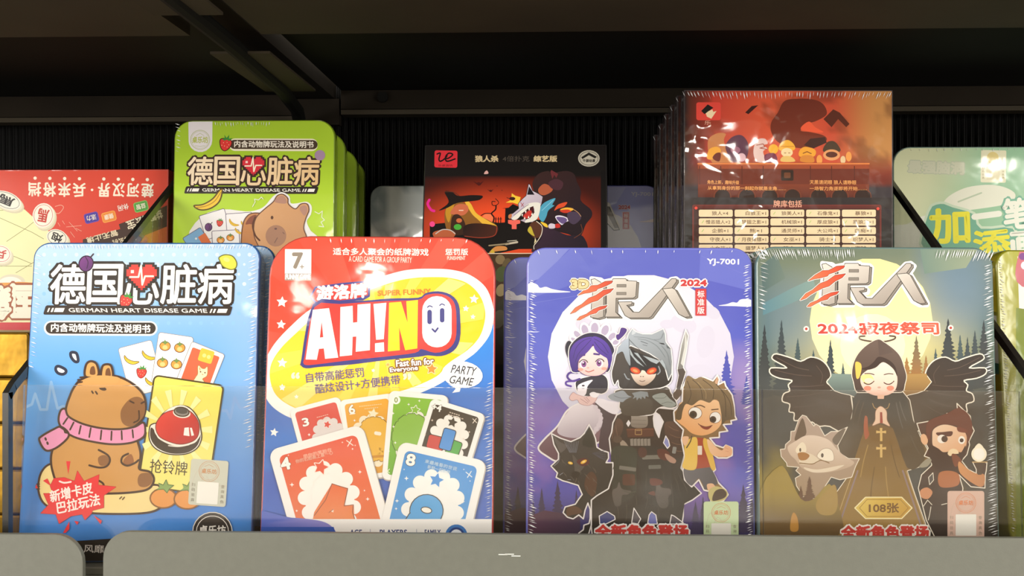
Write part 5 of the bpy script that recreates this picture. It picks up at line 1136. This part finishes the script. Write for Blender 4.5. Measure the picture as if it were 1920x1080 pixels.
    for (c_, p) in (('e8e0ec', [(870, 690), (900, 670), (960, 680), (1020, 715), (970, 740), (930, 765)]), ('d8502c', [(860, 620), (900, 560), (990, 535), (960, 580), (900, 600)]), ('f0b43c', [(920, 610), (980, 590), (1050, 600), (1040, 620), (960, 625)]), ('c83c28', [(915, 620), (1000, 610), (1030, 635), (960, 645)]), ('6a5688', [(880, 690), (960, 690), (990, 720), (940, 755)]), ('d8ccd8', [(800, 770), (830, 750), (880, 770), (860, 800), (810, 800)]), ('c8342c', [(870, 760), (910, 755), (920, 790), (875, 795)]), ('f0c83c', [(720, 735), (780, 755), (795, 790), (760, 780)])): F.sm(c_, p)
    F.sm('4a3c50', [(1000, 640), (1100, 640), (1130, 700), (1060, 760), (1000, 720)]); F.line('c89a6a', 5, [(1040, 600), (1100, 640), (1130, 680)], sm=True); F.line('8a5030', 4, [(1130, 760), (1140, 840), (1060, 900)], sm=True)
    # wolf head
    F.shp(('d4c8d4', 'b0a0b0', (500, 450), (700, 700)), [(600, 350), (615, 360), (640, 420), (700, 450), (745, 480), (730, 560), (700, 600), (690, 700), (640, 740), (560, 740), (510, 720), (560, 700), (520, 660), (440, 720), (415, 700), (395, 690), (400, 660), (440, 650), (500, 600), (495, 550), (540, 500), (575, 470), (590, 400)], '241a1e', 5)
    F.poly('1c1820', [(605, 375), (660, 460), (585, 460)]); F.sm('e8e4d8', [(430, 700), (520, 620), (600, 550), (700, 540), (720, 580), (690, 700), (620, 735), (560, 740), (600, 690), (650, 650), (650, 590), (560, 630), (480, 710)])
    F.poly('401418', [(520, 660), (600, 595), (648, 575), (660, 640), (610, 700), (560, 715)]); F.sm('c83830', [(545, 680), (590, 630), (625, 620), (630, 660), (590, 700)])
    for (x, y, q) in ((535, 660, 1), (570, 628, 1), (605, 600, 1), (560, 705, -1), (600, 695, -1), (635, 665, -1)): F.poly('f4f0e4', [(x-9, y), (x+9, y-6*q), (x+2, y+24*q)])
    F.line('a02c30', 5, [(520, 540), (550, 580)]); F.line('a02c30', 5, [(550, 545), (525, 580)]); F.line('6a5a78', 5, [(450, 670), (540, 600), (600, 560)], sm=True); F.sm('c87848', [(395, 690), (400, 665), (425, 655), (430, 680), (410, 705)])
    # hood figure at the front
    F.sm('5a3424', [(610, 770), (660, 730), (720, 760), (740, 800), (720, 880), (660, 900), (615, 850)]); F.line('f0e4d0', 7, [(680, 730), (735, 780), (730, 860), (690, 930), (655, 975), (655, 1010)], sm=True); F.sm('c8b43c', [(590, 820), (620, 780), (650, 850), (660, 880), (620, 860)])
    F.poly('e8d8a8', [(660, 880), (680, 930), (655, 960), (665, 900)])
    F.line('cabea8', 20, [(370, 960), (485, 940)]); F.line('a09070', 14, [(200, 975), (400, 955)]); F.line('f0e8d0', 5, [(385, 930), (480, 922)])
    F.set(660, 230, 3.31)
    # witch
    F.line('e0288c', 16, [(480, 480), (470, 505), (490, 540), (510, 548)], sm=True); F.ell('f04a8c', 498, 630, 17)
    F.sm('8a5a24', [(580, 540), (640, 490), (700, 500), (760, 560), (900, 640), (800, 660), (700, 640), (620, 700), (580, 640)])
    F.poly('e8b43c', crom([(690, 470), (735, 500), (770, 560), (830, 600), (900, 645), (830, 640), (780, 600), (740, 560)])); F.poly('c08a28', crom([(600, 500), (640, 480), (620, 560), (600, 620), (580, 560)]))
    F.sm('c86a48', [(610, 560), (650, 510), (710, 510), (722, 545), (690, 575), (640, 572)]); F.line('f4d8c0', 5, [(665, 545), (690, 545)])
    F.sm('1a1210', [(540, 545), (600, 495), (575, 430), (620, 430), (660, 455), (740, 450), (810, 455), (790, 480), (720, 490), (650, 500), (590, 530)]); F.line('5a3020', 4, [(575, 430), (630, 432), (665, 455)], sm=True)
    F.sm('3c2418', [(620, 590), (660, 570), (700, 620), (700, 690), (620, 690)]); F.ell('c86a40', 665, 608, 18, 14); F.ell('4aa83c', 656, 648, 24, 18)
    F.sm(('241612', '4a2418', (700, 640), (800, 720)), [(690, 690), (700, 640), (780, 625), (900, 645), (885, 700), (800, 715), (700, 705)]); F.line('9a3c28', 5, [(700, 705), (800, 715), (885, 700), (900, 645)], sm=True)
    F.sm('b8603c', [(500, 690), (560, 665), (620, 670), (640, 700), (560, 760)]); F.line('c8c0b8', 6, [(520, 690), (560, 665), (610, 668), (640, 690)], sm=True)
    F.sm('d8904c', [(890, 770), (950, 768), (960, 790), (890, 800), (850, 810)]); F.sm('d8b43c', [(860, 800), (880, 790), (890, 860), (860, 860)])
    F.line('f0dcc0', 5, [(700, 813), (1200, 811)]); F.poly(('4a3420', '2c2018', (900, 820), (900, 1200)), [(300, 816), (1700, 814), (1700, 2400), (300, 2400)])
    for (x, y, a, b, c_) in ((920, 850, 30, 30, '8a7450'), (960, 880, 26, 40, '6a5a3c'), (930, 940, 40, 50, '4f5a34'), (985, 1000, 26, 60, '7a6c48'), (925, 1040, 30, 40, 'a89468'), (960, 1150, 60, 60, '3c3c2a'), (910, 1220, 40, 60, '6a6450'), (950, 1330, 50, 60, '35382c')): F.ell(c_, x, y, a, b, 20)
    F.poly('16120f', [(300, 1500), (1700, 1500), (1700, 2400), (300, 2400)])
    F.poly('0e0b0a', [(1545, 300), (1600, 300), (1620, 900), (1545, 900)])
def art_bigbox(F):
    def f(a, b):
        if b > .325+.005: return mixc(hx('342e34'), hx('22201f'), sst(.35, .5, b)) if a < .1 or a > .87 or b < .37 else hx('3a1c18')
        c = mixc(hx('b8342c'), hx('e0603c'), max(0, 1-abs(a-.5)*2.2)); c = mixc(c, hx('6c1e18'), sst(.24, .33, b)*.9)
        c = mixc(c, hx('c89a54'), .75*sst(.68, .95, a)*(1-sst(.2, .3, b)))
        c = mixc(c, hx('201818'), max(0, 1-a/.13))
        c = mixc(c, hx('58301c'), .5*sst(.5, .62, nz(a*5, b*9)))
        return c
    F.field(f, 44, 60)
    F.set(1220, 150, 3.273)
    F.rr('e0483c', 355, 192, 150, 110, 14, 0); F.poly('f2d8b0', [(330, 180), (355, 172), (360, 190), (378, 180), (384, 196), (404, 190), (372, 238), (345, 225)]); F.poly('1c1412', [(310, 190), (350, 150), (385, 170), (330, 210)]); F.text('乐', 350, 262, 40, 26, 'e8b8a0')
    # beast silhouette behind the bar
    F.sm(('6e2c1c', '7a3420', (850, 130), (900, 420)), [(820, 130), (900, 115), (1000, 120), (1060, 150), (1080, 210), (1020, 250), (960, 270), (920, 310), (980, 320), (1060, 340), (1080, 370), (1020, 400), (960, 420), (860, 410), (780, 380), (740, 320), (740, 260), (780, 200)]); F.poly('5a2818', [(1060, 240), (1120, 180), (1160, 200), (1220, 270), (1200, 290), (1150, 240), (1110, 290)]); F.poly('3c1814', [(580, 200), (620, 160), (660, 155), (600, 210)])
    F.sm('f0603c', [(920, 300), (970, 255), (1010, 290), (1060, 320), (1000, 320)]); F.poly('40201a', [(940, 400), (980, 360), (1070, 350), (1080, 385), (1000, 420)])
    # little figures behind a bar
    F.sm('c8804c', [(350, 380), (400, 330), (460, 330), (450, 380), (500, 500), (380, 510)]); F.sm('f0a83c', [(345, 480), (360, 425), (410, 410), (430, 440), (385, 485)]); F.sm('6a2820', [(380, 480), (400, 450), (430, 450), (420, 500)])
    F.sm('5a3048', [(460, 400), (500, 350), (560, 340), (600, 400), (580, 490), (500, 500), (470, 450)]); F.ell('a06a80', 520, 430, 30, 22); F.ell('e0b8c0', 558, 475, 26, 26)
    F.sm('e8c8c0', [(630, 440), (650, 370), (700, 360), (718, 390), (690, 400), (715, 420), (690, 440), (705, 500), (650, 500)]); F.line('a05040', 5, [(650, 400), (690, 392), (700, 410), (670, 418), (712, 425)])
    F.ell('f8b838', 753, 424, 30); F.sm('7a2c48', [(700, 460), (760, 450), (775, 500), (710, 505)])
    F.sm('f4b43c', [(785, 425), (800, 385), (840, 368), (875, 390), (885, 425), (835, 440)]); F.line('d88a2c', 5, [(800, 408), (878, 408)]); F.ell('f6dca8', 836, 445, 36, 28); F.sm('e8c070', [(800, 500), (810, 470), (860, 470), (885, 500)]); F.line('a05a2c', 4, [(820, 448), (830, 448)]); F.line('a05a2c', 4, [(845, 448), (855, 448)])
    F.sm('f2a838', [(915, 430), (950, 410), (1010, 430), (1000, 470), (915, 470)]); F.sm('d88838', [(920, 500), (930, 465), (990, 465), (1000, 505)]); F.line('7a3c20', 5, [(935, 450), (960, 440), (985, 452)])
    F.sm('4a3828', [(1060, 440), (1080, 385), (1120, 375), (1150, 400), (1160, 440)]); F.ell('e8a068', 1110, 460, 52, 34); F.ell('5a2c20', 1110, 458, 36, 18); F.ell('e8c898', 1180, 490, 16, 24)
    for (x, y) in ((1035, 490), (1215, 470)): F.ell('f0a050', x, y, 18, 30)
    F.poly(('a84c28', '5a2014', (800, 505), (800, 720)), [(290, 508), (1340, 508), (1340, 720), (290, 720)]); F.line('e88848', 8, [(290, 514), (1340, 514)]); F.poly('6c2a1a', [(290, 545), (1340, 545), (1340, 640), (290, 640)])
    for x in (300, 430, 560, 690, 980, 1110, 1250): F.line('552014', 5, [(x, 530), (x, 640)])
    F.rr('2c1a12', 838, 585, 76, 66, 8); F.rr('6a3a20', 838, 585, 40, 34, 6)
    for x in (440, 590, 730, 870, 1030, 1160, 1300): F.ell('2a1612', x, 715, 46, 44); F.ell(None, x, 715, 52, 50, ol='7a3c22', w=4)
    F.poly('2a2426', [(160, 722), (1600, 722), (1600, 790), (160, 790)])
    F.text('角色上新，趣味升级', 445, 628, 195, 24, 'f2a860', 1, .02); F.text('从拿到身份的那一刻起你就是主角……', 590, 664, 480, 24, 'f2a860', .5, .02)
    F.text('天黑请闭眼 狼人请睁眼', 1118, 628, 285, 26, 'e8a05c', .5, .02); F.text('一场智力角逐即将开始……', 1150, 666, 350, 24, 'e8a05c', 0, .02)
    F.rr('5c2420', 835, 940, 1160, 350, 10, 0); F.poly('3c1c1a', [(262, 790), (1412, 790), (1412, 1500), (262, 1500)]); F.rr(None, 835, 1100, 1150, 660, 10, ol='6e2c26', w=10)
    F.text('牌库包括', 840, 760, 174, 42, 'e8a88c', 0, .02); F.ell('f04a3c', 278, 786, 9); F.ell('f04a3c', 1394, 790, 9)
    rows = (('狼人×4', '白狼王×1', '狼美人×1', '石像鬼×1', '暴狼×1'), ('憎恶猎人×2', '禁锢之影×1', '机械狼×1', '厚皮狼×1', '黑狼王×1'), ('企鹅×1', '熊×1', '通灵师×1', '大公鸡×1', '白痴×1'), ('守夜人×1', '月夜保镖×1', '女巫×1', '骑士×1', '织梦人×1'), ('小女孩×1', '摄梦人×1', '猎人×1', '村民×1', '盗贼×1'))
    for j, row in enumerate(rows):
        for i, t in enumerate(row):
            x, y = 399+i*219.5, 818+j*53.5
            F.rr('f0d8ae', x, y, 208, 44, 9); F.text(t, x+26 if len(t) < 6 else x+14, y, len(t)*25, 25, '5a3c2c', 0, .008)
            if (i*3+j*5) % 4 in (1, 2): F.line('a8c870', 4, [(x-85, y+7), (x-74, y-8)])
def art_right(F):
    def f(a, b): return mixc(hx('e0e6bc'), hx('9ccaa4'), sst(.15, .6, a+b*.35))
    F.field(f, 20, 20)
    F.set(1640, 240, 3)
    F.sm('eef0dc', [(390, 470), (400, 400), (500, 340), (620, 320), (720, 330), (790, 370), (760, 420), (620, 450)]); F.sm('ecefe0', [(105, 560), (180, 540), (300, 500), (310, 700), (100, 700)]); F.line('c0d0b4', 9, [(470, 415), (560, 380), (600, 365)], sm=True)
    F.text('最强脑洞', 345, 222, 310, 66, 'd8dcc2', 2, .05, .0, ol=[('c4ceb4', 5)])
    F.rr('f0eecc', 668, 216, 142, 182, 8, 1); F.ell('ead890', 664, 168, 34); F.rr('e6dfb4', 666, 254, 74, 74, 2)
    for q, tt in ((-1, '扫码验真'), (1, '查询真伪')):
        for i, ch in enumerate(tt): F.text(ch, 666+q*56, 226+i*18, 13, 13, 'b0a060')
    F.shp('6fb094', crom([(300, 470), (370, 420), (440, 440), (560, 480), (600, 560), (780, 560), (780, 720), (290, 720)], n=3), 'cfe4c8', 14)
    F.line('f2f4e4', 34, [(560, 500), (700, 482)]); F.text('笔', 800, 480, 150, 165, 'f2f4e4', -4, .04, ol=[('7ab89c', 12)])
    F.text('加', 420, 552, 220, 190, 'f2ea34', -2, .035); F.text('添', 660, 650, 200, 150, 'f2ea34', -6, .035)
    F.text('画', 850, 660, 160, 150, 'f2f4e4', -4, .04)
def art_chess(F):
    F.field(lambda a, b: mixc(hx('e04a34'), hx('d83c30'), b) if b < .78 else hx('d8343a'), 8, 10)
    F.set(0, 200, 3.857)
    # yellow board
    F.poly(('f2f0b4', 'f6f0bc', (0, 700), (300, 1300)), [(-600, 640), (-50, 640), (180, 745), (345, 895), (620, 1120), (900, 1560), (-600, 1560)])
    F.set(0, 300, 3.176)
    for p in ([(0, 345), (190, 430), (260, 470)], [(40, 485), (150, 410), (200, 370)], [(75, 570), (190, 618)], [(95, 672), (150, 640), (200, 610)], [(-60, 632), (190, 632)], [(0, 300), (150, 292)]): F.line('8a8a50', 3, p)
    # pieces
    def piece(x, y, a, b, rot, t, c, fc='f6f0e0'):
        F.ell('d8cfae', x+14, y+18, a, b, rot); F.ell('e8e0c4', x+6, y+8, a, b, rot); F.ell(fc, x, y, a*.97, b*.97, rot); F.ell(None, x, y, a*.84, b*.84, rot, ol=c, w=2.5)
        F.text(t, x, y, a*.95, b*1.0, c, 180+rot, .03)
    piece(40, 240, 95, 52, 22, '馬', '1c1814'); piece(258, 330, 66, 76, 10, '馬', 'c83a2c', 'faf0e0'); piece(340, 462, 66, 50, 18, '炮', '1c1814'); piece(5, 560, 64, 54, 10, '兵', 'c83a2c')
    F.ell('e4dcc0', 70, 725, 80, 44); F.ell('faf6e8', 62, 735, 70, 40)
    F.set(0, 200, 3.857)
    t = '楚河汉界·兵来将挡'
    for i, ch in enumerate('挡将来兵'):
        x = 252+i*107; F.text(ch, x, 598+i*1.5, 88, 98, 'faf2dc', 180.5, .03); F.ell('faf2dc', x+2, 517+i*1.5, 12)
    F.ell('faf2dc', 666, 602, 9)
    for i, ch in enumerate('界汉河楚'):
        x = 752+i*105; F.text(ch, x, 601+i*1.5, 86, 96, 'faf2dc', 180.5, .03); F.ell('faf2dc', x-1, 523+i*1.5, 12)
    for (x, y, c_, t_, ec) in ((662, 803, '4a3a9c', '活力', '6a4ab0'), (788, 796, 'f0903a', '健康', 'f8a850'), (1020, 722, '5aa848', '益智', '8ac868')): F.rr(c_, x, y, 98, 68, 14, -14, ol=ec, w=6); F.text(t_, x, y, 68, 38, 'faf0dc', 166, .02)
    F.text('休闲', 892, 728, 76, 42, 'f8ece0', 166, .02)
    F.line('f0b8a0', 4, [(400, 770), (430, 770), (460, 730), (440, 712), (400, 722)], sm=True)
    for (a, b) in (((420, 840), (435, 860)), ((450, 820), (470, 870)), ((480, 870), (500, 830), (530, 880), (510, 840), (590, 880)), ((540, 900), (570, 850)), ((500, 900), (540, 940)), ((470, 880), (520, 930))) if False else (((420, 840), (435, 865)), ((452, 825), (468, 850)), ((480, 870), (590, 860)), ((500, 835), (560, 900)), ((510, 905), (540, 945)), ((550, 880), (590, 900))): F.line('f0b8a0', 3, [a, b])
    F.poly('463028', [(600, 960), (870, 885), (860, 850), (1090, 765), (1240, 700), (1260, 740), (1240, 1060), (600, 1060)])
    F.text('智无止境', 740, 940, 230, 44, 'e8d8b8', 165, .03); F.text('法宝', 985, 840, 140, 66, 'f0e4c8', 160, .02); F.text('益智', 1130, 790, 90, 60, 'd8d0a8', 160, .03); F.text('破解玄机', 900, 965, 170, 44, 'd8c8a8', 165, .03)
    F.poly('d86a34', [(1050, 930), (1200, 870), (1260, 860), (1260, 1060), (960, 1060)]); F.poly('b83a5a', [(980, 990), (1060, 960), (1090, 1010), (1000, 1050)])
    # orange band with the big name, upside down
    F.set(0, 300, 3.176)
    F.poly(('f2a03c', 'f4b04a', (0, 700), (0, 950)), [(-500, 740), (60, 730), (110, 725), (260, 735), (260, 940), (-500, 940)])
    F.line('f6e4b8', 4, [(-500, 942), (260, 938)])
    F.text('国', 150, 838, 160, 190, 'fbf6e0', 180, .05, ol=[('a8582c', 13)]); F.text('象', -10, 850, 150, 190, 'fbf6e0', 180, .05, ol=[('a8582c', 13)])
def art_edge(F):
    F.field(lambda a, b: mixc(hx('a8a838'), hx('8a8a20'), b), 4, 8)
    F.set(1820, 430, 1.77)
    # printed band with a little player figure and coloured spots
    F.poly('f2f0ec', [(155, 90), (400, 90), (400, 560), (170, 560)])
    F.sm('c86a78', [(160, 80), (200, 60), (400, 60), (400, 180), (170, 190)]); F.ell('7a3a8a', 172, 90, 12); F.ell('e0e4f0', 180, 120, 14)
    F.poly('7a8a2a', [(150, 260), (400, 300), (400, 1200), (150, 1200)])
def edge_print(root, F, depth):
    """printed wrap on the tin side facing the aisle: yellow cap, face, white shirt and red shoe shapes"""
    X = -F.W/2-.0003
    def q(c, pts, k):
        m = mat('side_'+c, c, rough=.5, coat=1, coat_r=.1, k=.9)
        return [(X-k*.00008, y, z) for y, z in pts], m
    V, Fc, ms, mi = [], [], [], []
    for k, (c, pts) in enumerate((('d8c828', [(.001, .150), (.017, .150), (.017, .128), (.001, .126)]), ('5a8ac8', [(.002, .154), (.010, .155), (.008, .150)]), ('8a5a40', [(.003, .143), (.012, .140), (.012, .128), (.004, .125)]), ('f0eee8', [(.001, .124), (.017, .126), (.017, .100), (.001, .098)]), ('2c6a5c', [(.001, .098), (.017, .100), (.017, .094), (.001, .092)]), ('d0342c', [(.004, .092), (.014, .093), (.013, .076), (.005, .074)]))):
        v, m = q(c, pts, k+1); n = len(V); V += v; Fc.append(tuple(range(n, n+len(v)))); ms.append(m); mi.append(k)
    mesh('side_print', V, Fc, ms, root, mi)
def blank(h):
    return lambda F: F.field(lambda a, b: hx(h), 2, 2)
ART = globals()
def A(n, h): return ART.get(n, blank(h))
F1 = Face([-.20707, .53508, .0035, .13426, .06454, .00026, .11546, .16037], .0082)
tin1 = make_tin('card_game_tin', F1, A('art_tin1', '4a90d9'), .021, side_mat('tin_blue', '2f5f9e'), side_mat('tin_blue_dark', '1c3560'), [('R', .35, .97, 60, .0035), ('L', .6, .97, 24, .003), ('T', .05, .97, 70, .0022)])
tag(tin1, 'blue tin with a brown capybara in a pink scarf and a red bell card', 'tin', None)
t = dup(tin1, off(F1, .0016, .0235, -.0005), 'blue tin standing directly behind the blue capybara tin')
F2 = Face([-.08699, .53455, .0035, .12764, .03792, -.00695, .11477, .16313], .0205, .008)
tin2 = make_tin('card_game_tin', F2, A('art_tin2', 'd84030'), .021, side_mat('tin_red', 'c0453a'), side_mat('tin_white_body', '8d7f78'), [('R', .05, .55, 55, .0032), ('T', .2, .9, 14, .002)])
tag(tin2, 'red yellow and blue tin with big AH!NO lettering and number cards', 'tin')
F3 = Face([.04213, .53482, .0035, .06492, .0252, -.00228, .11152, .15587], .0095)
tin3 = make_tin('card_game_tin', F3, A('art_tin3', '4a55c0'), .021, side_mat('tin_violet', '6a70c8'), side_mat('tin_violet_dark', '343a80'), [('R', .05, .95, 110, .0028), ('L', .05, .9, 110, .0028), ('T', .04, .96, 12, .002)])
tag(tin3, 'violet tin with a masked hero, a maid, a boy and a black wolf', 'tin')
dup(tin3, Matrix.Translation((-.0125, .0262, -.0040)) @ F3.M, 'violet tin peeking out on the left behind the violet full moon tin')
F4 = Face([.15661, .53491, .0035, .06728, .02826, -.00546, .11615, .15602], .0095)
tin4 = make_tin('card_game_tin', F4, A('art_tin4', '5a6048'), .021, side_mat('tin_teal', '5f7a78'), side_mat('tin_black_body', '1d2020'), [('R', .05, .95, 110, .0034), ('T', .0, .42, 46, .0045), ('T', .76, 1, 24, .0045), ('L', .8, 1, 14, .004)])
tag(tin4, 'dark green forest tin with a praying hooded girl with black wings', 'tin')
dup(tin4, off(F4, -.0022, .0235, -.0012), 'dark forest tin directly behind the winged praying girl tin')
# back row
riser(-.262, -.142, .70, .80, .1005, 'black riser hidden under the green tins behind the blue tin')
riser(-.139, .074, .66, .84, .055, 'low black riser under the werewolf box in the middle')
riser(.078, .226, .66, .83, .078, 'black riser under the tall cellophane wrapped werewolf box')
FG = Face([-.2049, .73814, .1028, .07577, .03355, .00395, .11105, .15244], .0125)
ting = make_tin('card_game_tin', FG, A('art_green', 'a8cc30'), .018, side_mat('tin_green', '7d9a20'), side_mat('tin_green_dark', '49601a'), [('T', .25, .6, 22, .003), ('L', .85, 1, 8, .003)])
tag(ting, 'lime green tin with a capybara face standing on top at the back', 'tin', None)
for i, (dx, dy, dz) in enumerate(((.0030, .0205, -.0060), (.0078, .0410, -.0150), (.0098, .0615, -.0205))):
    dup(ting, off(FG, dx, dy, dz), ('second lime green tin right behind the lime green capybara face tin', 'third lime green tin back in the stack of lime green tins', 'rearmost lime green tin of the stack at the back')[i])
FY = Face([-.07587, .79988, .05718, .08998, .02548, .00315, .11975, .15899], .0095)
t = make_tin('card_game_tin', FY, A('art_grey', '9aa8a4'), .018, side_mat('tin_grey', '8e9a98'), side_mat('tin_grey_dark', '4a5250'))
tag(t, 'pale grey shiny tin between the lime green tins and the black werewolf box', 'tin')
FP = Face([.01623, .77002, .05685, .08874, .00922, -.00161, .11777, .15613], .0095)
t = make_tin('card_game_tin', FP, A('art_purple', '7a80d0'), .018, side_mat('tin_violet2', '6a70c8'), side_mat('tin_violet_dark2', '343a80'))
tag(t, 'violet tin at the back between the black werewolf box and cellophane wrapped box', 'tin')
FW_ = Face([-.02569, .68994, .06523, .21257, .00119, -.00255, .12061, .17261], .0008)
t = make_box('card_game_box', FW_, A('art_wolfbox', '802010'), .03, side_mat('box_black', '121010'))
tag(t, 'black box with a blonde witch and snarling wolf against an orange sky', 'box')
FB = Face([.14462, .68503, .07964, .02221, .0128, -.00607, .12954, .18282], .0007)
m_bb = side_mat('box_dark_grey', '2e2628')
t = make_box('card_game_box', FB, A('art_bigbox', 'a04020'), .0165, m_bb, [('T', .0, 1, 60, .004)], M_FILM)
tag(t, 'tall dark red box in crinkled cellophane with a role list table', 'box')
for i, (dx, dy, dz) in enumerate(((-.0022, .0185, -.0002), (-.0040, .0370, -.003), (-.006, .0555, -.006), (-.008, .074, -.010), (-.010, .0925, -.015))):
    lab = ('second', 'third', 'fourth', 'fifth', 'rearmost')[i]+' dark box in the row behind the tall cellophane wrapped box'
    dup(t, off(FB, dx, dy, dz), lab)
FR = Face([.29489, .76483, .07317, .02437, .01145, -.00142, .12237, .16331], .012)
riser(.232, .40, .70, .83, .071, 'black riser under the pale green tin beside the cellophane wrapped box')
t = make_tin('card_game_tin', FR, A('art_right', 'c8d8b0'), .02, side_mat('tin_pale', '9fbcae'), side_mat('tin_pale_dark', '60786c'), [('T', .05, .95, 20, .002)])
tag(t, 'pale green tin with yellow lettering behind the forest tin', 'tin')
FC = Face([-.35663, .76004, .10821, .04173, .03723, .00344, .16954, .11475], .0006)
riser(-.445, -.270, .71, .83, .1075, 'black riser under the upside down red chess box')
t = make_box('chess_box', FC, A('art_chess', 'd84030'), .03, side_mat('box_red', 'c83a2c'))
tag(t, 'upside down red chess box with round chess pieces on a yellow board', 'box')
# gold boxes beside the tray
M_GOLD = mat('gold_foil', '94701e', rough=.38, metal=.75, var=.35, vscale=60, bump=.5, bscale=60)
M_GOLD2 = mat('gold_foil_dark', '2c2410', rough=.3, metal=.8)
for i in range(5):
    z = .0915-.0245*(i)+.0003 if i else .0918
    e = empty('gold_foil_box', Matrix.Translation((-.3005, .5725, max(.0915-.0243*i-0, 0))))
    if i > 3: e.location.z = .0915-.0243*3-.0243*.75
    z0 = 0; hh = .0240 if i < 4 else .018
    if i == 4: e.location.z = .0003
    V, Fc = slab(rrect(.0445, hh, .0022, 4, 0, hh/2), [(0, 0, .0012), (0, .0006, .0003), (0, .0014, 0), (0, .03, 0)])
    mesh('sleeve', V, Fc, M_GOLD, e, smooth=False)
    V, Fc = slab(rrect(.0046, hh*.97, .0005, 3, .0248, hh/2), [(0, .001, 0), (0, .03, 0)])
    mesh('end_flap', V, Fc, M_GOLD2, e)
    tag(e, ('topmost gold foil box', 'second gold foil box from the top', 'middle gold foil box', 'second gold foil box from the bottom', 'bottom gold foil box')[i]+' in the stack beside the tray', 'box', 'stack of gold foil boxes')
# tins standing to the right of the tray
FX = Face([.2990, .6150, .0003, .07, .30, 0, .1150, .1600], .0095)
t = make_tin('card_game_tin', FX, A('art_edge', '9aa040'), .036, side_mat('tin_olive', '8a8a1c'), side_mat('tin_olive_dark', '6f7214'), [('L', .05, .97, 110, .0022)])
tag(t, 'olive green tin beyond the side panel beside the forest tin', 'tin')
edge_print(t, FX, .02)
bpy.data.objects.remove(FO)
